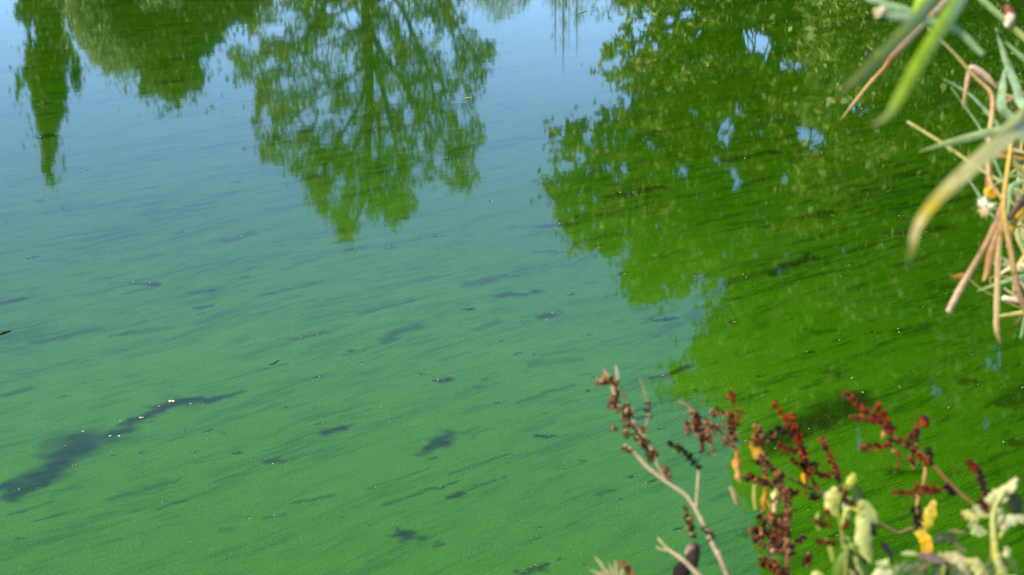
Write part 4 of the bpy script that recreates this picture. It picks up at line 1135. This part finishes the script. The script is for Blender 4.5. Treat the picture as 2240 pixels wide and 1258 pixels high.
leaf_obj(tR1, [(2040, -200, 1.0), (1900, -30, 1.0), (1930, 4, 1.0), (1975, 20, 1.0), (2008, 30, 1.0)], (8, 14, 16, 18, 8), [G1, (0.36, 0.52, 0.30), (0.34, 0.5, 0.26)], d, roll=0.2)
mb = MB()
for q in range(9):
    lump(mb, at(1928 + rng.normal() * 4, 28 + rng.normal() * 4, 0.98), pxw(7, 0.98), (0.6, 0.5, 0.34), fine=True)
mb.build('dry_tip', M_seed, tR1)

# folded tan leaf of a dead reed
d = 1.62
r_ = reed_root(2560, 700, 1.6)
tR2 = thing('tan_reed', r_, 'dead reed with one long tan folded leaf pointing down left over the water', 'reed')
stem_obj(tR2, [(2420, 260), (2330, 0), (2230, -150), (2150, -220)], (18, 15, 11, 6), [(0.4, 0.3, 0.14), (0.48, 0.36, 0.18)], d, root=r_, name='culm')
leaf_obj(tR2, [(2190, -190), (2130, -80), (2072, 0), (2025, 50), (1985, 92), (1952, 128), (1935, 150), (1905, 182), (1872, 222), (1838, 264)], (12, 14, 15, 15, 16, 14, 9, 9, 7, 1.5), [(0.5, 0.36, 0.2), (0.62, 0.42, 0.28), (0.74, 0.52, 0.38), (0.7, 0.48, 0.34), (0.4, 0.14, 0.05), (0.5, 0.3, 0.1), (0.62, 0.4, 0.16), (0.42, 0.3, 0.06)], d, fold=0.9, roll=0.3, n=44)

# living reed with the long drooping blade
d = 1.05
r_ = reed_root(2640, 1000, 1.1)
tR3 = thing('drooping_reed', r_, 'reed with a long broad blade drooping to a withered tip above the water', 'reed')
stem_obj(tR3, [(2440, 500), (2370, 250), (2330, 60), (2310, -120)], (24, 22, 18, 10), [(0.3, 0.34, 0.12), (0.28, 0.4, 0.12)], 1.1, root=r_, name='culm')
leaf_obj(tR3, [(2355, 160, 1.0), (2290, 210, 0.9), (2235, 258, 0.82), (2180, 312, 0.74), (2120, 366, 0.69), (2062, 420, 0.67), (2022, 466, 0.66), (2000, 508, 0.66), (1994, 545, 0.66), (1984, 578, 0.67)], (24, 36, 42, 40, 34, 26, 21, 17, 13, 3), [(0.38, 0.5, 0.17), (0.44, 0.52, 0.19), (0.50, 0.53, 0.21), (0.56, 0.54, 0.22), (0.55, 0.52, 0.24), (0.48, 0.38, 0.04), (0.5, 0.42, 0.2), (0.28, 0.26, 0.06), (0.36, 0.4, 0.18)], d, roll=-0.55, fold=0.3, n=44)
leaf_obj(tR3, [(2340, 80, 1.25), (2290, 110, 1.28), (2240, 82, 1.3), (2190, 38, 1.3), (2146, -2, 1.3), (2110, -40, 1.3)], (10, 12, 13, 13, 12, 8), [(0.4, 0.44, 0.1), (0.42, 0.46, 0.12), (0.36, 0.5, 0.2), (0.3, 0.44, 0.2)], d, roll=0.2)
leaf_obj(tR3, [(2350, 230, 1.3), (2280, 250, 1.32), (2234, 225, 1.34), (2224, 190, 1.34), (2200, 130, 1.34), (2178, 60, 1.34)], (12, 16, 18, 17, 13, 3), [G1, (0.34, 0.5, 0.28), (0.38, 0.54, 0.34), (0.3, 0.42, 0.2)], d, roll=-0.2)
leaf_obj(tR3, [(2360, 300, 1.3), (2270, 290, 1.3), (2200, 285, 1.3), (2150, 294, 1.3), (2080, 312, 1.3), (2010, 332, 1.3)], (10, 14, 18, 19, 15, 2), [G1, (0.38, 0.5, 0.24), (0.40, 0.52, 0.24), (0.34, 0.42, 0.12)], d, roll=0.2)
leaf_obj(tR3, [(2340, 180, 1.35), (2290, 160, 1.35), (2240, 128, 1.35), (2198, 90, 1.35)], (8, 12, 12, 3), G1, d)
leaf_obj(tR3, [(2330, 330, 1.3), (2270, 320, 1.3), (2230, 295, 1.3), (2200, 270, 1.3)], (8, 16, 18, 4), [G1, (0.36, 0.5, 0.3)], d)
leaf_obj(tR3, [(2260, 330, 1.36), (2215, 262, 1.36), (2190, 235, 1.36), (2192, 190, 1.36), (2198, 150, 1.36)], (8, 16, 20, 16, 3), [G1, (0.36, 0.5, 0.32)], d, roll=0.3)
mb = MB()
for q in range(14):
    t = q / 13
    lump(mb, at(2202 + 8 * math.sin(t * 3), 16 + 38 * t, 1.3), pxw(7 + 4 * math.sin(t * 3.1), 1.3), (0.26, 0.09, 0.08) if t < 0.4 else (0.75, 0.6, 0.5), fine=True)
mb.build('dry_bud', M_seed, tR3)

# withered bent reed with white fluff
d = 1.42
r_ = reed_root(2480, 1250, 1.45)
tR4 = thing('withered_reed', r_, 'withered bent reed with hanging tan leaves and a tuft of white fluff', 'reed')
stem_obj(tR4, [(2330, 900), (2262, 715), (2230, 645), (2214, 565), (2200, 492), (2196, 440), (2204, 372), (2212, 318)], (12, 13, 14, 13, 12, 11, 10, 8), [(0.14, 0.07, 0.04), (0.12, 0.06, 0.04), (0.26, 0.16, 0.1), (0.5, 0.32, 0.1), (0.62, 0.42, 0.10)], d, root=r_, name='culm')
stem_obj(tR4, [(2196, 440), (2164, 390), (2164, 300), (2170, 250), (2168, 205), (2130, 166), (2085, 115), (2030, 62)], (9, 9, 10, 11, 10, 8, 7, 5), [(0.5, 0.32, 0.14), (0.58, 0.38, 0.2), (0.56, 0.34, 0.18), (0.4, 0.3, 0.12), (0.28, 0.28, 0.09)], d, name='branch')
leaf_obj(tR4, [(2198, 430), (2186, 470), (2160, 530), (2125, 590), (2098, 636), (2074, 682)], (8, 16, 14, 14, 15, 12), [(0.55, 0.36, 0.16), (0.5, 0.3, 0.16), (0.4, 0.24, 0.12), (0.6, 0.42, 0.26), (0.72, 0.5, 0.38)], d, name='hanging_leaf', fold=0.9)
leaf_obj(tR4, [(2200, 420), (2190, 480), (2184, 540), (2182, 610), (2180, 680), (2180, 722), (2188, 752)], (8, 16, 14, 12, 12, 11, 2), [(0.6, 0.42, 0.1), (0.66, 0.46, 0.2), (0.6, 0.42, 0.2), (0.66, 0.5, 0.28), (0.6, 0.44, 0.22), (0.3, 0.2, 0.06)], d, name='hanging_leaf', fold=0.8)
leaf_obj(tR4, [(2192, 470), (2176, 520), (2166, 560), (2158, 600), (2150, 615)], (10, 18, 17, 12, 3), [(0.58, 0.36, 0.16), (0.55, 0.3, 0.14), (0.45, 0.24, 0.1), (0.7, 0.48, 0.12)], d, name='hanging_leaf', fold=0.7)
leaf_obj(tR4, [(2168, 345), (2164, 380), (2160, 412)], (3, 14, 8), (0.36, 0.2, 0.07), d, name='hanging_leaf')
leaf_obj(tR4, [(2176, 410), (2172, 425), (2160, 418), (2166, 395)], (12, 18, 18, 6), [(0.8, 0.45, 0.03), (0.85, 0.5, 0.05)], d, name='hanging_leaf', curl=0.5)
leaf_obj(tR4, [(2180, 192), (2160, 170), (2136, 153), (2124, 150), (2118, 165), (2112, 200), (2106, 238)], (4, 14, 16, 14, 10, 8, 2), [(0.5, 0.3, 0.2), (0.68, 0.48, 0.38), (0.74, 0.58, 0.46), (0.64, 0.42, 0.24), (0.5, 0.34, 0.14)], d, name='hanging_leaf', fold=0.8, label='pinkish tan leaf folded sharply downward')
leaf_obj(tR4, [(2290, 420), (2262, 425), (2238, 440), (2205, 482)], (8, 18, 20, 8), [(0.05, 0.025, 0.015), (0.07, 0.03, 0.02)], d, name='hanging_leaf')
leaf_obj(tR4, [(2290, 190), (2240, 205), (2200, 222), (2170, 240)], (6, 9, 9, 4), [(0.45, 0.25, 0.18), (0.5, 0.28, 0.18)], d, name='hanging_leaf')
leaf_obj(tR4, [(2290, 420), (2250, 440), (2232, 465), (2216, 500), (2210, 545)], (8, 16, 18, 14, 4), [(0.75, 0.45, 0.05), (0.8, 0.5, 0.06), (0.6, 0.36, 0.05)], d + 0.03, name='hanging_leaf', curl=0.8)
leaf_obj(tR4, [(2215, 360), (2235, 372), (2262, 392)], (4, 10, 8), (0.5, 0.34, 0.08), d, name='hanging_leaf')
leaf_obj(tR4, [(2120, 355), (2150, 345), (2200, 342), (2260, 350)], (3, 9, 9, 6), (0.5, 0.33, 0.08), d, name='hanging_leaf')
mb = MB()
fc = at(2154, 452, d)
lump(mb, fc, pxw(8, d), (1.1, 1.0, 0.8), fine=True, rough=0.3)
for q in range(520):
    a = norm(rng.normal(size=3)); b = norm(np.cross(a, rng.normal(size=3)))
    L = pxw(rng.uniform(9, 24), d) * (1 + 0.35 * math.sin(5 * a[0] + 2) + 0.25 * math.sin(7 * a[2]))
    p0, p1 = fc + a * pxw(7, d), fc + a * L
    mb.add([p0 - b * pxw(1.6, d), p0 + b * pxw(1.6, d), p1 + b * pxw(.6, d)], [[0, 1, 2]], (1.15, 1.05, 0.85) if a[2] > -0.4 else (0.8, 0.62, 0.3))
mb.build('seed_fluff', M_seed, tR4)

# thin grass stalks at the right edge
d = 1.55
r_ = reed_root(2560, 1150, 1.5)
tR5 = thing('wild_grass', r_, 'loose thin straw-coloured and green grass stalks at the right edge', 'grass clump')
STK = [([(2560, 560), (2400, 490), (2240, 422), (2178, 390), (2130, 360), (2060, 312), (1984, 265)], (6, 7, 7, 7, 7, 7, 6), [(0.5, 0.5, 0.2), (0.56, 0.58, 0.24), (0.6, 0.56, 0.2), (0.66, 0.58, 0.22)]),
       ([(2500, 720), (2350, 640), (2238, 588), (2200, 568), (2158, 548)], (6, 6, 6, 5, 2), [G1, (0.4, 0.54, 0.3)]),
       ([(2500, 620), (2300, 578), (2238, 592), (2205, 582), (2172, 576)], (8, 9, 9, 6, 4), [STRAW, (0.7, 0.6, 0.4)]),
       ([(2500, 540), (2300, 568), (2238, 580), (2205, 588), (2184, 602)], (10, 12, 12, 8, 3), [(0.66, 0.66, 0.4), (0.74, 0.7, 0.46)]),
       ([(2500, 560), (2300, 596), (2238, 606), (2200, 616), (2170, 626), (2134, 638)], (8, 10, 11, 9, 7, 2), [G1, (0.4, 0.56, 0.34), (0.45, 0.56, 0.24)]),
       ([(2560, 830), (2340, 720), (2242, 662), (2196, 630)], (6, 7, 7, 4), [(0.7, 0.62, 0.34), (0.66, 0.58, 0.34)]),
       ([(2500, 640), (2330, 668), (2242, 682), (2182, 692)], (6, 7, 8, 6), [(0.66, 0.58, 0.2), (0.72, 0.62, 0.24)]),
       ([(2460, 360), (2320, 420), (2240, 470), (2215, 500), (2200, 540)], (6, 9, 10, 8, 3), [G1, (0.42, 0.54, 0.28)]),
       ([(2440, 420), (2300, 500), (2240, 560), (2220, 600), (2216, 640)], (6, 9, 9, 7, 3), [STRAW, (0.6, 0.5, 0.2)]),
       ([(2430, 700), (2280, 610), (2236, 540), (2225, 510), (2236, 470)], (5, 8, 9, 7, 2), [(0.5, 0.5, 0.1), (0.66, 0.62, 0.3)]),
       ([(2460, 300), (2300, 380), (2218, 405), (2208, 440), (2204, 470)], (6, 12, 12, 8, 2), [G1, (0.34, 0.5, 0.28)]),
       ([(2480, 500), (2260, 440), (2200, 400), (2150, 290), (2080, 190)], (4, 6, 6, 5, 2), [G1, (0.3, 0.46, 0.26)]),
       ([(2480, 560), (2290, 470), (2200, 300), (2160, 245), (2120, 205), (2060, 170)], (4, 7, 8, 8, 5, 1), [G1, (0.34, 0.5, 0.3)]),
       ([(2460, 650), (2300, 600), (2195, 470), (2165, 455), (2130, 408), (2118, 390)], (4, 6, 6, 6, 3, 1), [G1, (0.3, 0.5, 0.22)]),
       ([(2460, 640), (2300, 560), (2180, 480), (2120, 395)], (4, 6, 5, 2), [G1, (0.36, 0.5, 0.3)]),
       ([(2470, 250), (2330, 300), (2240, 345), (2205, 330), (2160, 335)], (6, 12, 14, 10, 2), [(0.5, 0.4, 0.1), (0.5, 0.33, 0.1)]),
       ([(2400, 900), (2300, 640), (2236, 500), (2226, 420), (2236, 300)], (6, 9, 10, 8, 3), [STRAW, (0.62, 0.5, 0.16)])]
for pts, ws, c in STK:
    leaf_obj(tR5, pts, ws, c, d + rng.normal() * 0.04, name='blade', n=24, roll=0.3 * rng.normal())
for k in range(26):
    y0 = rng.uniform(180, 680)
    ex, ey = 2238 - 70 * rng.random() ** 1.3, y0 + rng.normal() * 60
    bx, by = 2420, y0 + rng.uniform(0, 160)
    c = ((0.30, 0.46, 0.22), (0.62, 0.5, 0.2), (0.5, 0.33, 0.14), (0.66, 0.6, 0.36), (0.2, 0.1, 0.05))[k % 5]
    leaf_obj(tR5, [(bx, by), (2320, (by + y0) / 2), (2262, y0 - 6 * rng.random()), (ex, ey), (ex - 12 * rng.random(), ey + 22 * rng.random())], (4, 5, 6 + 3 * rng.random(), 5, 1), [np.array(c) * 0.8, c], d + rng.normal() * 0.06, name='blade', n=18, roll=0.4 * rng.normal(), fold=0.8)
stem_obj(tR5, [(2420, 690), (2310, 668), (2244, 660), (2196, 652)], (11, 13, 14, 12), [(0.4, 0.1, 0.04), (0.42, 0.12, 0.06), (0.75, 0.62, 0.5)], d, root=None, name='stub')
leaf_obj(tR5, [(2112, 600), (2098, 604), (2084, 606)], (8, 12, 3), (0.42, 0.2, 0.05), d, name='blade')
stem_obj(tR5, [(2420, 720), (2300, 700), (2160, 640), (2110, 601)], (3, 3, 2.5, 2), (0.4, 0.32, 0.12), d, name='blade')

# ------------------------------------------------------------------ short grass on the near bank
gm = MB()
n = 5200
x = rng.uniform(-4, 4.6, n); y = rng.uniform(-1.5, 9, n)
s = pond_sd(x, y)
k = (s > 0.45) & ((y < 2.2) | (x > 0.34 * y + 1.0)) & (np.hypot(x, y) > 0.35)
x, y = x[k], y[k]
z = ground_z(x, y)
m = len(x)
h = rng.uniform(0.05, 0.16, m)
a = rng.uniform(0, 6.28, m)
lean = np.stack([np.cos(a), np.sin(a), np.zeros(m)], 1) * (h * rng.uniform(0.2, 0.8, m))[:, None]
side = np.stack([-np.sin(a), np.cos(a), np.zeros(m)], 1) * 0.004
B0 = np.stack([x, y, z - 0.01], 1)
V = np.stack([B0 - side, B0 + side, B0 + lean + np.stack([0 * h, 0 * h, h], 1)], 1).reshape(-1, 3)
gc = np.repeat(np.array([(0.07, 0.13, 0.03)]) * rng.uniform(0.6, 1.5, (m, 1)), 3, 0)
gm.add(V, np.arange(3 * m).reshape(-1, 3), gc)
o = gm.build('grass', M_plant)
tag(o, 'short green grass on the near bank', None, None, 'stuff')
